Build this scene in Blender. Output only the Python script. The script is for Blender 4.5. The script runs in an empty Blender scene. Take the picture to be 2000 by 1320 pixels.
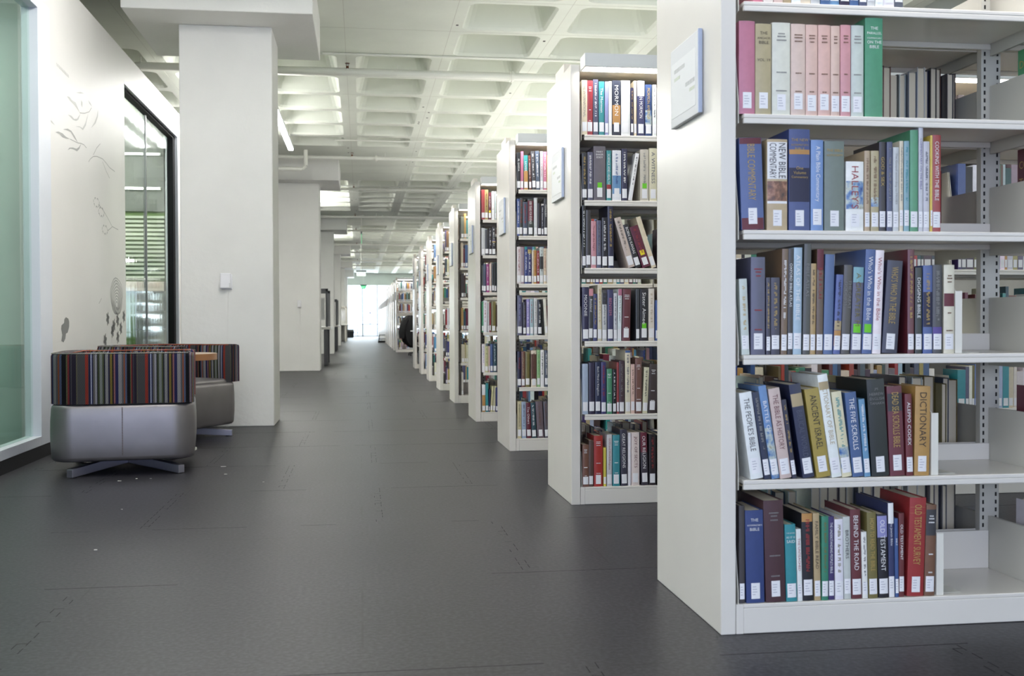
import bpy, bmesh, math, random
from mathutils import Vector, Matrix, noise
C = bpy.context.scene.collection
scene = bpy.context.scene
R = math.radians
# ---------------------------------------------------------------- camera, sky, exposure
cam_d = bpy.data.cameras.new('camera'); cam = bpy.data.objects.new('camera', cam_d); C.objects.link(cam)
cam_d.sensor_width = 36; cam_d.lens = 2098.67 / 2000 * 36; cam_d.clip_start = .05; cam_d.clip_end = 400
_y, _p, _r = .1397, .0157, -.0031
_f = Vector((math.sin(_y) * math.cos(_p), math.cos(_y) * math.cos(_p), -math.sin(_p)))
_rt = Vector((math.cos(_y), -math.sin(_y), 0)); _u = _rt.cross(_f)
_r2 = _rt * math.cos(_r) + _u * math.sin(_r); _u2 = -_rt * math.sin(_r) + _u * math.cos(_r)
M = Matrix((_r2, _u2, -_f)).transposed().to_4x4(); M.translation = (0, 0, .906)
cam.matrix_world = M
cam_d.dof.use_dof = True; cam_d.dof.focus_distance = 5.6; cam_d.dof.aperture_fstop = 6.3
scene.camera = cam
w = bpy.data.worlds.new('daylight'); scene.world = w; w.use_nodes = True
bg = w.node_tree.nodes['Background']; bg.inputs[0].default_value = (.80, .90, 1.0, 1); bg.inputs[1].default_value = 1.6
scene.view_settings.view_transform = 'Standard'; scene.view_settings.look = 'None'
scene.view_settings.exposure = 0.68; scene.view_settings.gamma = 1
cy = scene.cycles; cy.max_bounces = 8; cy.diffuse_bounces = 5; cy.glossy_bounces = 4; cy.transparent_max_bounces = 12
cy.caustics_reflective = False; cy.caustics_refractive = False; cy.sample_clamp_indirect = 6
LAMP = 10.0      # strength of the stack lamps
UP = 10.0  # strength of the upward glow added to light the ceiling
STRIP = 37.0

def area(name, loc, rot, sx, sy, power, col):
    d = bpy.data.lights.new(name, 'AREA'); d.shape = 'RECTANGLE'; d.size = sx; d.size_y = sy; d.energy = power; d.color = col
    o = bpy.data.objects.new(name, d); o.location = loc; o.rotation_euler = rot; C.objects.link(o); return o
# daylight that comes in through the window wall behind the camera and the one at the far end
area('daylight_back', (-1.5, -4.6, 1.7), (R(90), 0, 0), 9, 3.0, 88, (.38, .46, 1.0))
area('side_fill', (-6.3, -1.6, 1.9), (0, R(-90), 0), 2.6, 6.0, 70, (.85, .90, 1.0))  # added fill from the left for the aisle-facing panels
area('daylight_far', (1.5, 66.5, 1.7), (R(-90), 0, 0), 14, 2.8, 650, (.85, .93, 1.0))

# ---------------------------------------------------------------- materials
def lin(c): return tuple((x / 255 / 12.92 if x / 255 <= .04045 else ((x / 255 + .055) / 1.055) ** 2.4) for x in c) + (1,)
MATS = {}
def mat(name, col=None, rough=.5, metal=0., spec=.5, coat=0., emit=None, es=1.):
    m = bpy.data.materials.new(name); m.use_nodes = True; b = m.node_tree.nodes['Principled BSDF']
    if col is not None: b.inputs['Base Color'].default_value = lin(col)
    b.inputs['Roughness'].default_value = rough; b.inputs['Metallic'].default_value = metal
    b.inputs['Specular IOR Level'].default_value = spec; b.inputs['Coat Weight'].default_value = coat
    b.inputs['Coat Roughness'].default_value = .12
    if emit: b.inputs['Emission Color'].default_value = emit + (1,); b.inputs['Emission Strength'].default_value = es
    MATS[name] = m; return m
def N(m, t, **k):
    n = m.node_tree.nodes.new(t)
    for a, v in k.items(): setattr(n, a, v)
    return n
def L(m, a, b): m.node_tree.links.new(a, b)
def bsdf(m): return m.node_tree.nodes['Principled BSDF']
def ramp(m, stops, interp='LINEAR'):
    n = N(m, 'ShaderNodeValToRGB'); n.color_ramp.interpolation = interp; e = n.color_ramp.elements
    e[0].position = stops[0][0]; e[0].color = stops[0][1]; e[1].position = stops[-1][0]; e[1].color = stops[-1][1]
    for p_, c_ in stops[1:-1]: x = e.new(p_); x.color = c_
    return n
def mottled(name, col, amt=.05, scale=6, rough=.5, bump=.0, bscale=60, coat=0., spec=.5):
    m = mat(name, col, rough, coat=coat, spec=spec); b = bsdf(m)
    tc = N(m, 'ShaderNodeTexCoord'); nz = N(m, 'ShaderNodeTexNoise'); nz.inputs['Scale'].default_value = scale; nz.inputs['Detail'].default_value = 6
    L(m, tc.outputs['Object'], nz.inputs['Vector'])
    a = lin([x * (1 - amt) for x in col]); c = lin([min(255, x * (1 + amt)) for x in col])
    rp = ramp(m, [(.3, a), (.7, c)]); L(m, nz.outputs['Fac'], rp.inputs[0]); L(m, rp.outputs[0], b.inputs['Base Color'])
    if bump:
        n2 = N(m, 'ShaderNodeTexNoise'); n2.inputs['Scale'].default_value = bscale; n2.inputs['Detail'].default_value = 4
        bp = N(m, 'ShaderNodeBump'); bp.inputs['Strength'].default_value = bump; bp.inputs['Distance'].default_value = .004
        L(m, tc.outputs['Object'], n2.inputs['Vector']); L(m, n2.outputs['Fac'], bp.inputs['Height']); L(m, bp.outputs[0], b.inputs['Normal'])
    return m
mottled('shelf_paint', (225, 221, 213), .01, 3, rough=.25)
mottled('shelf_inner', (214, 208, 196), .015, 3, rough=.4)
mottled('ceiling_paint', (212, 216, 205), .025, 1.5, rough=.8, bump=.25, bscale=14)
mottled('column_paint', (224, 224, 220), .012, 2.2, rough=.7, bump=.5, bscale=22)
mottled('wall_paint', (222, 220, 216), .01, 1.5, rough=.45)
mottled('frame_white', (214, 218, 226), .01, 2, rough=.4)
mat('black_frame', (16, 16, 20), .8, spec=.15); mat('black_base', (30, 30, 31), .5)
mat('mural_grey', (116, 116, 114), .5); mat('mural_pale', (190, 190, 186), .5); mat('mural_mid', (158, 158, 154), .5)
mat('housing', (226, 228, 226), .4); mat('post_paint', (196, 194, 184), .45, metal=.0); mat('slot_dark', (30, 28, 26), .7)
mat('lamp_glow', (255, 255, 250), .5, emit=(1.0, .98, .955), es=LAMP)
mat('lamp_up', (255, 255, 250), .5, emit=(1.0, .98, .955), es=UP)
mat('strip_up', (255, 255, 250), .5, emit=(1.0, .98, .955), es=26.0)  # glow added on the strip tops for the far ceiling
mat('strip_glow', (255, 255, 250), .5, emit=(1.0, .985, .96), es=STRIP)
mat('pipe_paint', (226, 227, 218), .4); mat('brass', (110, 70, 45), .4, metal=.6)
mat('page', (226, 216, 192), .85); mat('label_white', (238, 238, 240), .55); mat('sticker_green', (110, 205, 40), .5); mat('sticker_yellow', (235, 215, 40), .5)
mat('label_print', (188, 188, 198), .6)
mat('sign_plate', (216, 217, 218), .5); mat('sign_paper', (226, 227, 227), .5); mat('sign_edge', (176, 188, 214), .3); mat('sign_print', (192, 193, 192), .5); mat('sign_print_green', (208, 214, 196), .5)
mat('switch_white', (232, 232, 234), .4); mat('desk_grey', (96, 97, 99), .4, metal=.3); mat('desk_top', (232, 232, 226), .35)
mat('bin_black', (25, 25, 28), .5); mat('bin_grey', (110, 112, 110), .5); mat('coat_black', (12, 12, 14), .85); mat('chair_black', (22, 22, 24), .6)
mat('exit_white', (235, 245, 240), .4, emit=(.8, 1.0, .92), es=.55); mat('exit_green', (20, 150, 80), .4, emit=(.03, .55, .22), es=.6); mat('exit_housing', (90, 95, 98), .4)
mat('step_black', (28, 30, 32), .5); mat('bookend_white', (226, 224, 214), .4); mat('bookend_cream', (220, 214, 186), .5)
mat('brushed', (165, 165, 178), .33, metal=.85); mat('screw', (60, 60, 60), .5)
mat('wood_edge', (150, 105, 68), .35, coat=.3); mat('table_laminate', (176, 150, 126), .3, coat=.3); mat('disc_white', (215, 215, 212), .35)
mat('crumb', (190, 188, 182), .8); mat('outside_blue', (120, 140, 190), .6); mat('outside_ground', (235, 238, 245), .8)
mat('leaf_green', (92, 120, 58), .8); mat('slat_pale', (206, 212, 196), .5); mat('cardboard', (196, 180, 172), .7)
mottled('room_paint', (170, 190, 180), .02, 2, rough=.7); mottled('room_light', (196, 210, 202), .02, 2, rough=.7)

def floor_mat():
    m = mat('rubber_floor', (82, 80, 82), .42, spec=.36); b = bsdf(m); tc = N(m, 'ShaderNodeTexCoord')
    n1 = N(m, 'ShaderNodeTexNoise'); n1.inputs['Scale'].default_value = 1.3; n1.inputs['Detail'].default_value = 5
    n2 = N(m, 'ShaderNodeTexNoise'); n2.inputs['Scale'].default_value = 70; n2.inputs['Detail'].default_value = 2
    v = N(m, 'ShaderNodeTexVoronoi'); v.inputs['Scale'].default_value = 75
    for n in (n1, n2, v): L(m, tc.outputs['Object'], n.inputs['Vector'])
    r1 = ramp(m, [(.3, lin((36, 35, 40))), (.7, lin((43, 42, 47)))]); L(m, n1.outputs['Fac'], r1.inputs[0])
    r2 = ramp(m, [(.35, (.5, .5, .5, 1)), (.5, (1, 1, 1, 1)), (.68, (1.9, 1.86, 1.8, 1))]); L(m, n2.outputs['Fac'], r2.inputs[0])
    mx = N(m, 'ShaderNodeMix', data_type='RGBA', blend_type='MULTIPLY'); mx.inputs[0].default_value = 1
    L(m, r1.outputs[0], mx.inputs[6]); L(m, r2.outputs[0], mx.inputs[7])
    r3 = ramp(m, [(.0, (1, 1, 1, 1)), (.10, (0, 0, 0, 1))]); L(m, v.outputs['Distance'], r3.inputs[0])
    mp = N(m, 'ShaderNodeMath', operation='MULTIPLY'); mp.inputs[1].default_value = .5; L(m, r3.outputs[0], mp.inputs[0])
    mx2 = N(m, 'ShaderNodeMix', data_type='RGBA'); mx2.inputs[7].default_value = lin((150, 140, 125)); L(m, mp.outputs[0], mx2.inputs[0]); L(m, mx.outputs[2], mx2.inputs[6])
    br = N(m, 'ShaderNodeTexBrick'); br.inputs['Scale'].default_value = 1; br.inputs['Brick Width'].default_value = 1.83; br.inputs['Row Height'].default_value = .915
    br.inputs['Mortar Size'].default_value = .004; br.inputs['Mortar Smooth'].default_value = .3
    br.inputs['Color1'].default_value = (1, 1, 1, 1); br.inputs['Color2'].default_value = (.95, .95, .95, 1); br.inputs['Mortar'].default_value = (.35, .35, .35, 1)
    L(m, tc.outputs['Object'], br.inputs['Vector'])
    n3 = N(m, 'ShaderNodeTexNoise'); n3.inputs['Scale'].default_value = 3; L(m, tc.outputs['Object'], n3.inputs['Vector'])
    r4 = ramp(m, [(.45, (0, 0, 0, 1)), (.55, (1, 1, 1, 1))]); L(m, n3.outputs['Fac'], r4.inputs[0])
    mx3 = N(m, 'ShaderNodeMix', data_type='RGBA'); mx3.inputs[6].default_value = (1, 1, 1, 1); L(m, r4.outputs[0], mx3.inputs[0]); L(m, br.outputs['Color'], mx3.inputs[7])
    mx4 = N(m, 'ShaderNodeMix', data_type='RGBA', blend_type='MULTIPLY'); mx4.inputs[0].default_value = 1
    L(m, mx2.outputs[2], mx4.inputs[6]); L(m, mx3.outputs[2], mx4.inputs[7]); L(m, mx4.outputs[2], b.inputs['Base Color'])
    bp = N(m, 'ShaderNodeBump'); bp.inputs['Strength'].default_value = .25; bp.inputs['Distance'].default_value = .002
    L(m, n2.outputs['Fac'], bp.inputs['Height']); L(m, bp.outputs[0], b.inputs['Normal'])
    return m
floor_mat()

def fabric_mat():
    m = mat('stripe_fabric', (90, 90, 90), .9, spec=.2); b = bsdf(m)
    uv = N(m, 'ShaderNodeUVMap'); sp = N(m, 'ShaderNodeSeparateXYZ'); L(m, uv.outputs[0], sp.inputs[0])
    mu = N(m, 'ShaderNodeMath', operation='MULTIPLY'); mu.inputs[1].default_value = 1 / .33; L(m, sp.outputs[0], mu.inputs[0])
    fr = N(m, 'ShaderNodeMath', operation='FRACT'); L(m, mu.outputs[0], fr.inputs[0])
    st = [(0, (150, 58, 46)), (.05, (78, 78, 80)), (.175, (100, 98, 80)), (.19, (42, 36, 52)), (.235, (78, 76, 84)), (.25, (40, 34, 50)), (.262, (125, 48, 50)), (.285, (98, 100, 70)),
          (.3, (14, 14, 20)), (.355, (88, 98, 128)), (.385, (150, 84, 52)), (.41, (96, 98, 104)), (.44, (150, 150, 152)), (.5, (44, 44, 88)), (.55, (150, 104, 104)),
          (.575, (30, 26, 40)), (.6, (128, 112, 52)), (.64, (36, 34, 66)), (.665, (146, 146, 148)), (.715, (28, 26, 44)), (.735, (78, 84, 58)), (.762, (132, 138, 134)),
          (.81, (66, 72, 52)), (.84, (26, 24, 44)), (.855, (158, 158, 166)), (.89, (104, 102, 98)), (.92, (34, 34, 74)), (.94, (176, 182, 206)), (.96, (34, 34, 74)), (.982, (60, 60, 72))]
    rp = ramp(m, [(p_, lin(c_)) for p_, c_ in st], 'CONSTANT'); L(m, fr.outputs[0], rp.inputs[0])
    mv = N(m, 'ShaderNodeMath', operation='MULTIPLY'); mv.inputs[1].default_value = 2 * math.pi / .008; L(m, sp.outputs[1], mv.inputs[0])
    m2 = N(m, 'ShaderNodeMath', operation='MULTIPLY'); m2.inputs[1].default_value = 2 * math.pi / .012; L(m, sp.outputs[0], m2.inputs[0])
    ad = N(m, 'ShaderNodeMath', operation='ADD'); L(m, mv.outputs[0], ad.inputs[0]); L(m, m2.outputs[0], ad.inputs[1])
    sn = N(m, 'ShaderNodeMath', operation='SINE'); L(m, ad.outputs[0], sn.inputs[0])
    mr = N(m, 'ShaderNodeMapRange'); mr.inputs[1].default_value = -1; mr.inputs[2].default_value = 1; mr.inputs[3].default_value = .12; mr.inputs[4].default_value = .95; L(m, sn.outputs[0], mr.inputs[0])
    mx = N(m, 'ShaderNodeMix', data_type='RGBA', blend_type='MULTIPLY'); mx.inputs[0].default_value = 1; L(m, rp.outputs[0], mx.inputs[6]); L(m, mr.outputs[0], mx.inputs[7])
    L(m, mx.outputs[2], b.inputs['Base Color'])
fabric_mat()
mottled('vinyl_grey', (136, 132, 134), .03, 5, rough=.40, bump=.25, bscale=9, spec=.6); bsdf(MATS['vinyl_grey']).inputs['Metallic'].default_value = .75
mat('stitch', (100, 88, 84), .8); mat('piping_grey', (120, 120, 112), .7); mat('piping_orange', (160, 84, 58), .8)

def glass_mat(name, tint, refl, rough, wave=0.):
    m = bpy.data.materials.new(name); m.use_nodes = True; nt = m.node_tree; nt.nodes.clear(); MATS[name] = m
    out = N(m, 'ShaderNodeOutputMaterial'); tr = N(m, 'ShaderNodeBsdfTransparent'); tr.inputs[0].default_value = tint
    gl = N(m, 'ShaderNodeBsdfGlossy'); gl.inputs['Roughness'].default_value = rough; gl.inputs[0].default_value = (.9, .97, .94, 1)
    fr = N(m, 'ShaderNodeFresnel'); fr.inputs[0].default_value = refl
    ge = N(m, 'ShaderNodeNewGeometry'); sb = N(m, 'ShaderNodeMath', operation='SUBTRACT'); sb.inputs[0].default_value = 1; L(m, ge.outputs['Backfacing'], sb.inputs[1]); ml = N(m, 'ShaderNodeMath', operation='MULTIPLY'); L(m, fr.outputs[0], ml.inputs[0]); L(m, sb.outputs[0], ml.inputs[1])   # reflect at the outer face only
    mx = N(m, 'ShaderNodeMixShader'); L(m, ml.outputs[0], mx.inputs[0]); L(m, tr.outputs[0], mx.inputs[1]); L(m, gl.outputs[0], mx.inputs[2]); L(m, mx.outputs[0], out.inputs[0])
    if wave:
        tc = N(m, 'ShaderNodeTexCoord'); mp = N(m, 'ShaderNodeMapping'); mp.inputs['Scale'].default_value = (1, 3.2, .35); L(m, tc.outputs['Object'], mp.inputs[0])
        nz = N(m, 'ShaderNodeTexNoise'); nz.inputs['Scale'].default_value = 1.6; nz.inputs['Detail'].default_value = 2; L(m, mp.outputs[0], nz.inputs['Vector'])
        bp = N(m, 'ShaderNodeBump'); bp.inputs['Strength'].default_value = wave; bp.inputs['Distance'].default_value = .03; L(m, nz.outputs['Fac'], bp.inputs['Height']); L(m, bp.outputs[0], gl.inputs['Normal'])
    return m
glass_mat('glass_green', (.85, .93, .885, 1), 1.5, .04); glass_mat('glass_wavy', (.92, .965, .935, 1), 1.4, .05, .035); glass_mat('glass_clear', (.95, .97, .98, 1), 1.3, .02)

# palette for the books: display colours
PAL = dict(rose=(206, 108, 140), tan=(186, 164, 118), ivory=(226, 218, 204), peach=(226, 190, 172), salmon=(222, 176, 160), pink=(222, 140, 150), palegrey=(200, 204, 204), green=(62, 160, 104),
    blue=(58, 92, 158), royalblue=(38, 62, 138), skyblue=(92, 146, 200), greygreen=(104, 114, 110), white=(236, 236, 236), black=(26, 26, 32), slate=(78, 84, 112), cream=(226, 216, 180),
    aqua=(120, 178, 190), yellow=(226, 206, 60), red=(172, 42, 46), navy=(34, 36, 72), brown=(122, 84, 60), lightblue=(160, 186, 206), darkgrey=(60, 60, 66), mustard=(184, 156, 74),
    umber=(100, 60, 48), maroon=(110, 36, 50), olive_yellow=(170, 158, 42), blush=(214, 184, 174), wine=(112, 28, 48), orange=(200, 140, 66), plum=(70, 48, 56), teal=(36, 150, 158),
    seagreen=(54, 140, 116), indigo=(54, 52, 112), olive=(122, 112, 52), lavender=(140, 140, 204), greybrown=(110, 102, 108), beige=(206, 192, 176), brightred=(190, 44, 36), mauve=(160, 134, 148),
    lightgreen=(160, 200, 130), straw=(208, 202, 146), deepteal=(36, 78, 96), magenta=(182, 48, 132), gold=(196, 160, 74), grey=(130, 130, 130), dark=(40, 36, 40), violet=(90, 70, 160),
    picture_sky=(120, 150, 190), picture_brown=(112, 76, 56))
for _k, _c in PAL.items(): _g = sum(_c) / 3; PAL[_k] = tuple(.78 * x + .22 * _g for x in _c)   # sun-faded cloth and laminate
SAY = dict(palegrey='pale grey', royalblue='royal blue', skyblue='sky blue', greygreen='grey green', lightblue='light blue', darkgrey='dark grey', olive_yellow='olive yellow', blush='pale pink',
    wine='wine red', umber='dark brown', plum='dark plum', seagreen='sea green', greybrown='grey brown', brightred='bright red', lightgreen='light green', straw='straw yellow', deepteal='deep teal', slate='slate blue', ivory='ivory white')
def cover_mat(name, src):
    m = mat(name, (128, 128, 128), .38, coat=.35); b = bsdf(m)
    tc = N(m, 'ShaderNodeTexCoord'); nz = N(m, 'ShaderNodeTexNoise'); nz.inputs['Scale'].default_value = 45; nz.inputs['Detail'].default_value = 3; L(m, tc.outputs['Object'], nz.inputs['Vector'])
    mr = N(m, 'ShaderNodeMapRange'); mr.inputs[3].default_value = .86; mr.inputs[4].default_value = 1.12; L(m, nz.outputs['Fac'], mr.inputs[0])
    mx = N(m, 'ShaderNodeMix', data_type='RGBA', blend_type='MULTIPLY'); mx.inputs[0].default_value = 1
    if src == 'object': o = N(m, 'ShaderNodeObjectInfo'); L(m, o.outputs['Color'], mx.inputs[6])
    else: o = N(m, 'ShaderNodeAttribute'); o.attribute_name = 'Col'; L(m, o.outputs['Color'], mx.inputs[6])
    L(m, mr.outputs[0], mx.inputs[7]); L(m, mx.outputs[2], b.inputs['Base Color'])
cover_mat('book_cover', 'object'); cover_mat('book_cover_mass', 'attr')
bsdf(MATS['book_cover']).inputs['Coat Roughness'].default_value = .18
def pic_mat(name, cols, scale):
    m = mat(name, (128, 128, 128), .4, coat=.3); tc = N(m, 'ShaderNodeTexCoord'); nz = N(m, 'ShaderNodeTexNoise'); nz.inputs['Scale'].default_value = scale; nz.inputs['Detail'].default_value = 5
    L(m, tc.outputs['Object'], nz.inputs['Vector']); rp = ramp(m, [(.3 + .4 * i / (len(cols) - 1), lin(c)) for i, c in enumerate(cols)]); L(m, nz.outputs['Fac'], rp.inputs[0]); L(m, rp.outputs[0], bsdf(m).inputs['Base Color'])
pic_mat('picture_sky', [(30, 60, 130), (90, 130, 180), (190, 200, 190), (120, 96, 40)], 38); pic_mat('picture_brown', [(40, 24, 20), (120, 74, 50), (190, 140, 110)], 45)
def flat_mat(key):
    k = 'print_' + key
    if k not in MATS: mat(k, PAL[key], .5)
    return MATS[k]

# ---------------------------------------------------------------- mesh helpers
class MB:
    def __init__(s): s.v = []; s.f = []; s.c = []
    def add(s, vs, fs, col=None):
        b = len(s.v); s.v += [tuple(v) for v in vs]; s.f += [tuple(b + i for i in f) for f in fs]; s.c += [col] * len(fs); return s
    def box(s, x0, x1, y0, y1, z0, z1, col=None):
        return s.add([(x0, y0, z0), (x1, y0, z0), (x1, y1, z0), (x0, y1, z0), (x0, y0, z1), (x1, y0, z1), (x1, y1, z1), (x0, y1, z1)],
                     [(0, 3, 2, 1), (4, 5, 6, 7), (0, 1, 5, 4), (1, 2, 6, 5), (2, 3, 7, 6), (3, 0, 4, 7)], col)
    def cyl(s, a, b, r, n=12, r2=None):
        a = Vector(a); b = Vector(b); d = (b - a).normalized(); t = Vector((0, 0, 1)) if abs(d.z) < .9 else Vector((1, 0, 0)); p = d.cross(t).normalized(); q = d.cross(p)
        r2 = r if r2 is None else r2; vs = []
        for c, rr in ((a, r), (b, r2)):
            for i in range(n): g = 2 * math.pi * i / n; vs.append(c + (p * math.cos(g) + q * math.sin(g)) * rr)
        fs = [(i, (i + 1) % n, n + (i + 1) % n, n + i) for i in range(n)] + [tuple(range(n))[::-1], tuple(range(n, 2 * n))]
        return s.add(vs, fs)
    def prism(s, pts, axis, a, b):   # polygon pts (2D) swept along axis from a to b
        def P(p, t): return (t, p[0], p[1]) if axis == 'x' else (p[0], t, p[1]) if axis == 'y' else (p[0], p[1], t)
        n = len(pts); vs = [P(p, a) for p in pts] + [P(p, b) for p in pts]
        return s.add(vs, [(i, (i + 1) % n, n + (i + 1) % n, n + i) for i in range(n)] + [tuple(range(n))[::-1], tuple(range(n, 2 * n))])
    def build(s, name, m=None, parent=None, smooth=False, bevel=0., loc=None, segs=2):
        me = bpy.data.meshes.new(name); me.from_pydata(s.v, [], s.f); me.update()
        if bevel or True:
            bm = bmesh.new(); bm.from_mesh(me)
            bmesh.ops.recalc_face_normals(bm, faces=bm.faces)
            if bevel: bmesh.ops.bevel(bm, geom=[e for e in bm.edges if len(e.link_faces) == 2 and e.calc_face_angle(0) > .6], offset=bevel, segments=segs, profile=.5, affect='EDGES', clamp_overlap=True)
            bm.to_mesh(me); bm.free()
        if smooth:
            for p in me.polygons: p.use_smooth = True
            try: me.set_sharp_from_angle(angle=R(40))
            except Exception: pass
        if m: me.materials.append(MATS[m] if isinstance(m, str) else m)
        o = bpy.data.objects.new(name, me); C.objects.link(o)
        if parent: o.parent = parent
        if loc: o.location = loc
        return o
def box(name, m, x0, x1, y0, y1, z0, z1, parent=None, bevel=0.): return MB().box(x0, x1, y0, y1, z0, z1).build(name, m, parent, bevel=bevel)
def tag(o, label=None, cat=None, group=None, kind=None):
    if label: o['label'] = label
    if cat: o['category'] = cat
    if group: o['group'] = group
    if kind: o['kind'] = kind
    return o
def thing(name, label, cat, loc=(0, 0, 0), rz=0, group=None):
    o = bpy.data.objects.new(name, None); C.objects.link(o); o.location = loc; o.rotation_euler = (0, 0, rz); o.empty_display_size = .1
    return tag(o, label, cat, group)
def struct(o): o['kind'] = 'structure'; return o
def copy_tree(o, parent=None):
    c = o.copy(); C.objects.link(c); c.parent = parent
    for ch in list(o.children): copy_tree(ch, c)
    return c
TXT = {}
def text_mesh(s):
    if s not in TXT:
        cu = bpy.data.curves.new('lettering', 'FONT'); cu.body = s; cu.size = 1; cu.resolution_u = 2; cu.offset = -.004
        ob = bpy.data.objects.new('lettering', cu); me = bpy.data.meshes.new_from_object(ob); bpy.data.objects.remove(ob); bpy.data.curves.remove(cu)
        vs = [tuple(v.co[:2]) for v in me.vertices]; fs = [tuple(p.vertices) for p in me.polygons]; bpy.data.meshes.remove(me)
        if vs:
            x0 = min(v[0] for v in vs); x1 = max(v[0] for v in vs); y0 = min(v[1] for v in vs); y1 = max(v[1] for v in vs)
            vs = [((v[0] - x0) / (x1 - x0), (v[1] - y0) / (y1 - y0)) for v in vs]
            TXT[s] = (vs, fs, (x1 - x0) / (y1 - y0))
        else: TXT[s] = ([], [], 1)
    return TXT[s]

# ---------------------------------------------------------------- the setting
P = 1.06; CX0 = -1.207; CY0 = 9.86; BAY = 10.6; ZC = 3.845; XL = -6.5; XR = 13.0; YB = -4.9; YF = 66.2
fl = box('floor', 'rubber_floor', XL, XR, YB, 70, -.05, 0); struct(fl)
def seams():
    """hairline joints of the interlocking rubber tiles, worn open in places"""
    mb = MB(); rnd = random.Random(8); T = 1.03
    def dash(x0, y0, x1, y1, w_=.0028): mb.box(min(x0, x1) - (w_ if x0 == x1 else 0), max(x0, x1) + (w_ if x0 == x1 else 0), min(y0, y1) - (w_ if y0 == y1 else 0), max(y0, y1) + (w_ if y0 == y1 else 0), 0, .0003)
    for j in range(-1, 22):
        y = 3.82 + T * (j - 1); x = -2.0
        while x < 6:
            ln = rnd.uniform(.1, .6)
            if rnd.random() < .62: dash(x, y, x + ln, y, .0014)
            x += ln
        for i in range(-2, 6):
            xc = .065 + T * i + (.5 * T if j % 2 else 0); yy = y + .04
            if rnd.random() < .35: continue
            while yy < y + T - .06:
                if rnd.random() < .6: dash(xc, yy, xc, yy + .05, .0011)
                if rnd.random() < .6: dash(xc + .03, yy + .03, xc + .03, yy + .08, .0011)
                if rnd.random() < .2: dash(xc, yy + .05, xc + .03, yy + .05, .0008)
                yy += .075
    mb.build('tile_seam', mat('seam_dark', (16, 16, 18), .9), fl)
seams()
def ceiling():
    mb = MB(); hx, hy, D_, tx, ty, r = .105, .075, .34, .11, .09, .1
    def ring(x0, x1, y0, y1, rr, z):
        out = []
        for cx, cy, a0 in ((x1 - rr, y1 - rr, 0), (x0 + rr, y1 - rr, 90), (x0 + rr, y0 + rr, 180), (x1 - rr, y0 + rr, 270)):
            for k in range(4): a = R(a0 + 30 * k); out.append((cx + rr * math.cos(a), cy + rr * math.sin(a), z))
        return out
    i0 = -5; i1 = 13; j0 = -14; j1 = 53
    for i in range(i0, i1):
        for j in range(j0, j1):
            x0 = CX0 + P * i; y0 = CY0 + P * j; xm = x0 + P / 2; ym = y0 + P / 2
            d = (ym - CY0 + BAY / 2) % BAY - BAY / 2
            solid = abs(xm - CX0) < 2.1 * 1.01 and abs(d) < 2.12
            q = [(x0 + P, y0 + P, ZC), (x0, y0 + P, ZC), (x0, y0, ZC), (x0 + P, y0, ZC)]
            if solid: mb.add(q, [(0, 1, 2, 3)]); continue
            a = ring(x0 + hx, x0 + P - hx, y0 + hy, y0 + P - hy, r, ZC); b = ring(x0 + hx + .02, x0 + P - hx - .02, y0 + hy + .015, y0 + P - hy - .015, r * .95, ZC + .03)
            c = ring(x0 + hx + tx, x0 + P - hx - tx, y0 + hy + ty, y0 + P - hy - ty, r * .8, ZC + D_)
            fs = []
            for k in range(4):
                for t in range(3): fs.append((k, 4 + 4 * k + t, 4 + 4 * k + t + 1))
                fs.append((k, 4 + 4 * k + 3, 4 + (4 * k + 4) % 16, (k + 1) % 4))
            for n in range(16):
                m_ = (n + 1) % 16; fs.append((4 + n, 4 + m_, 20 + m_, 20 + n)); fs.append((20 + n, 20 + m_, 36 + m_, 36 + n))
            fs.append(tuple(range(36, 52))); mb.add(q + a + b + c, fs)
    me = bpy.data.meshes.new('ceiling'); me.from_pydata(mb.v, [], mb.f); me.update(); me.materials.append(MATS['ceiling_paint'])
    o = bpy.data.objects.new('ceiling', me); C.objects.link(o); struct(o)
    s = MB().box(XL, XR, YB, YF, ZC + .36, ZC + .5).build('ceiling_slab', 'ceiling_paint'); struct(s); s.parent = o
    # hairline formwork joints along the ribs
    j = MB()
    for i in range(-5, 13):
        x = CX0 + P * i
        j.box(x - .0015, x + .0015, 5, 40, ZC - .0012, ZC + .001)
    for jn in range(-3, 30):
        y = CY0 + P * jn; j.box(-2, 9, y - .0012, y + .0012, ZC - .0012, ZC + .001)
    j.build('formwork_joint', mat('joint', (176, 174, 164), .9), o)
    k = MB(); rnd = random.Random(4)
    for i in range(46):
        x = CX0 + P * rnd.randint(1, 5) + rnd.choice((-.05, .05)); y = rnd.uniform(8, 34); k.box(x - .012, x + .012, y - .016, y + .016, ZC - .003, ZC + .001)
    k.build('anchor_hole', 'slot_dark', o)
ceiling()
# closing walls
struct(box('wall_right', 'column_paint', XR, XR + .1, YB, YF, 0, ZC + .4)); struct(box('wall_left', 'column_paint', XL - .1, XL, 1.6, YF, 0, ZC + .4)); struct(box('wall_left', 'column_paint', XL - .1, XL, YB, 1.6, 3.3, ZC + .4)); struct(box('wall_left', 'column_paint', XL - .1, XL, YB, 1.6, 0, .5))
struct(box('wall_back', 'column_paint', XL, XR, YB - .12, YB, 3.3, ZC + .4)); struct(box('wall_back', 'column_paint', XL, XR, YB - .12, YB, 0, .25))
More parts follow.
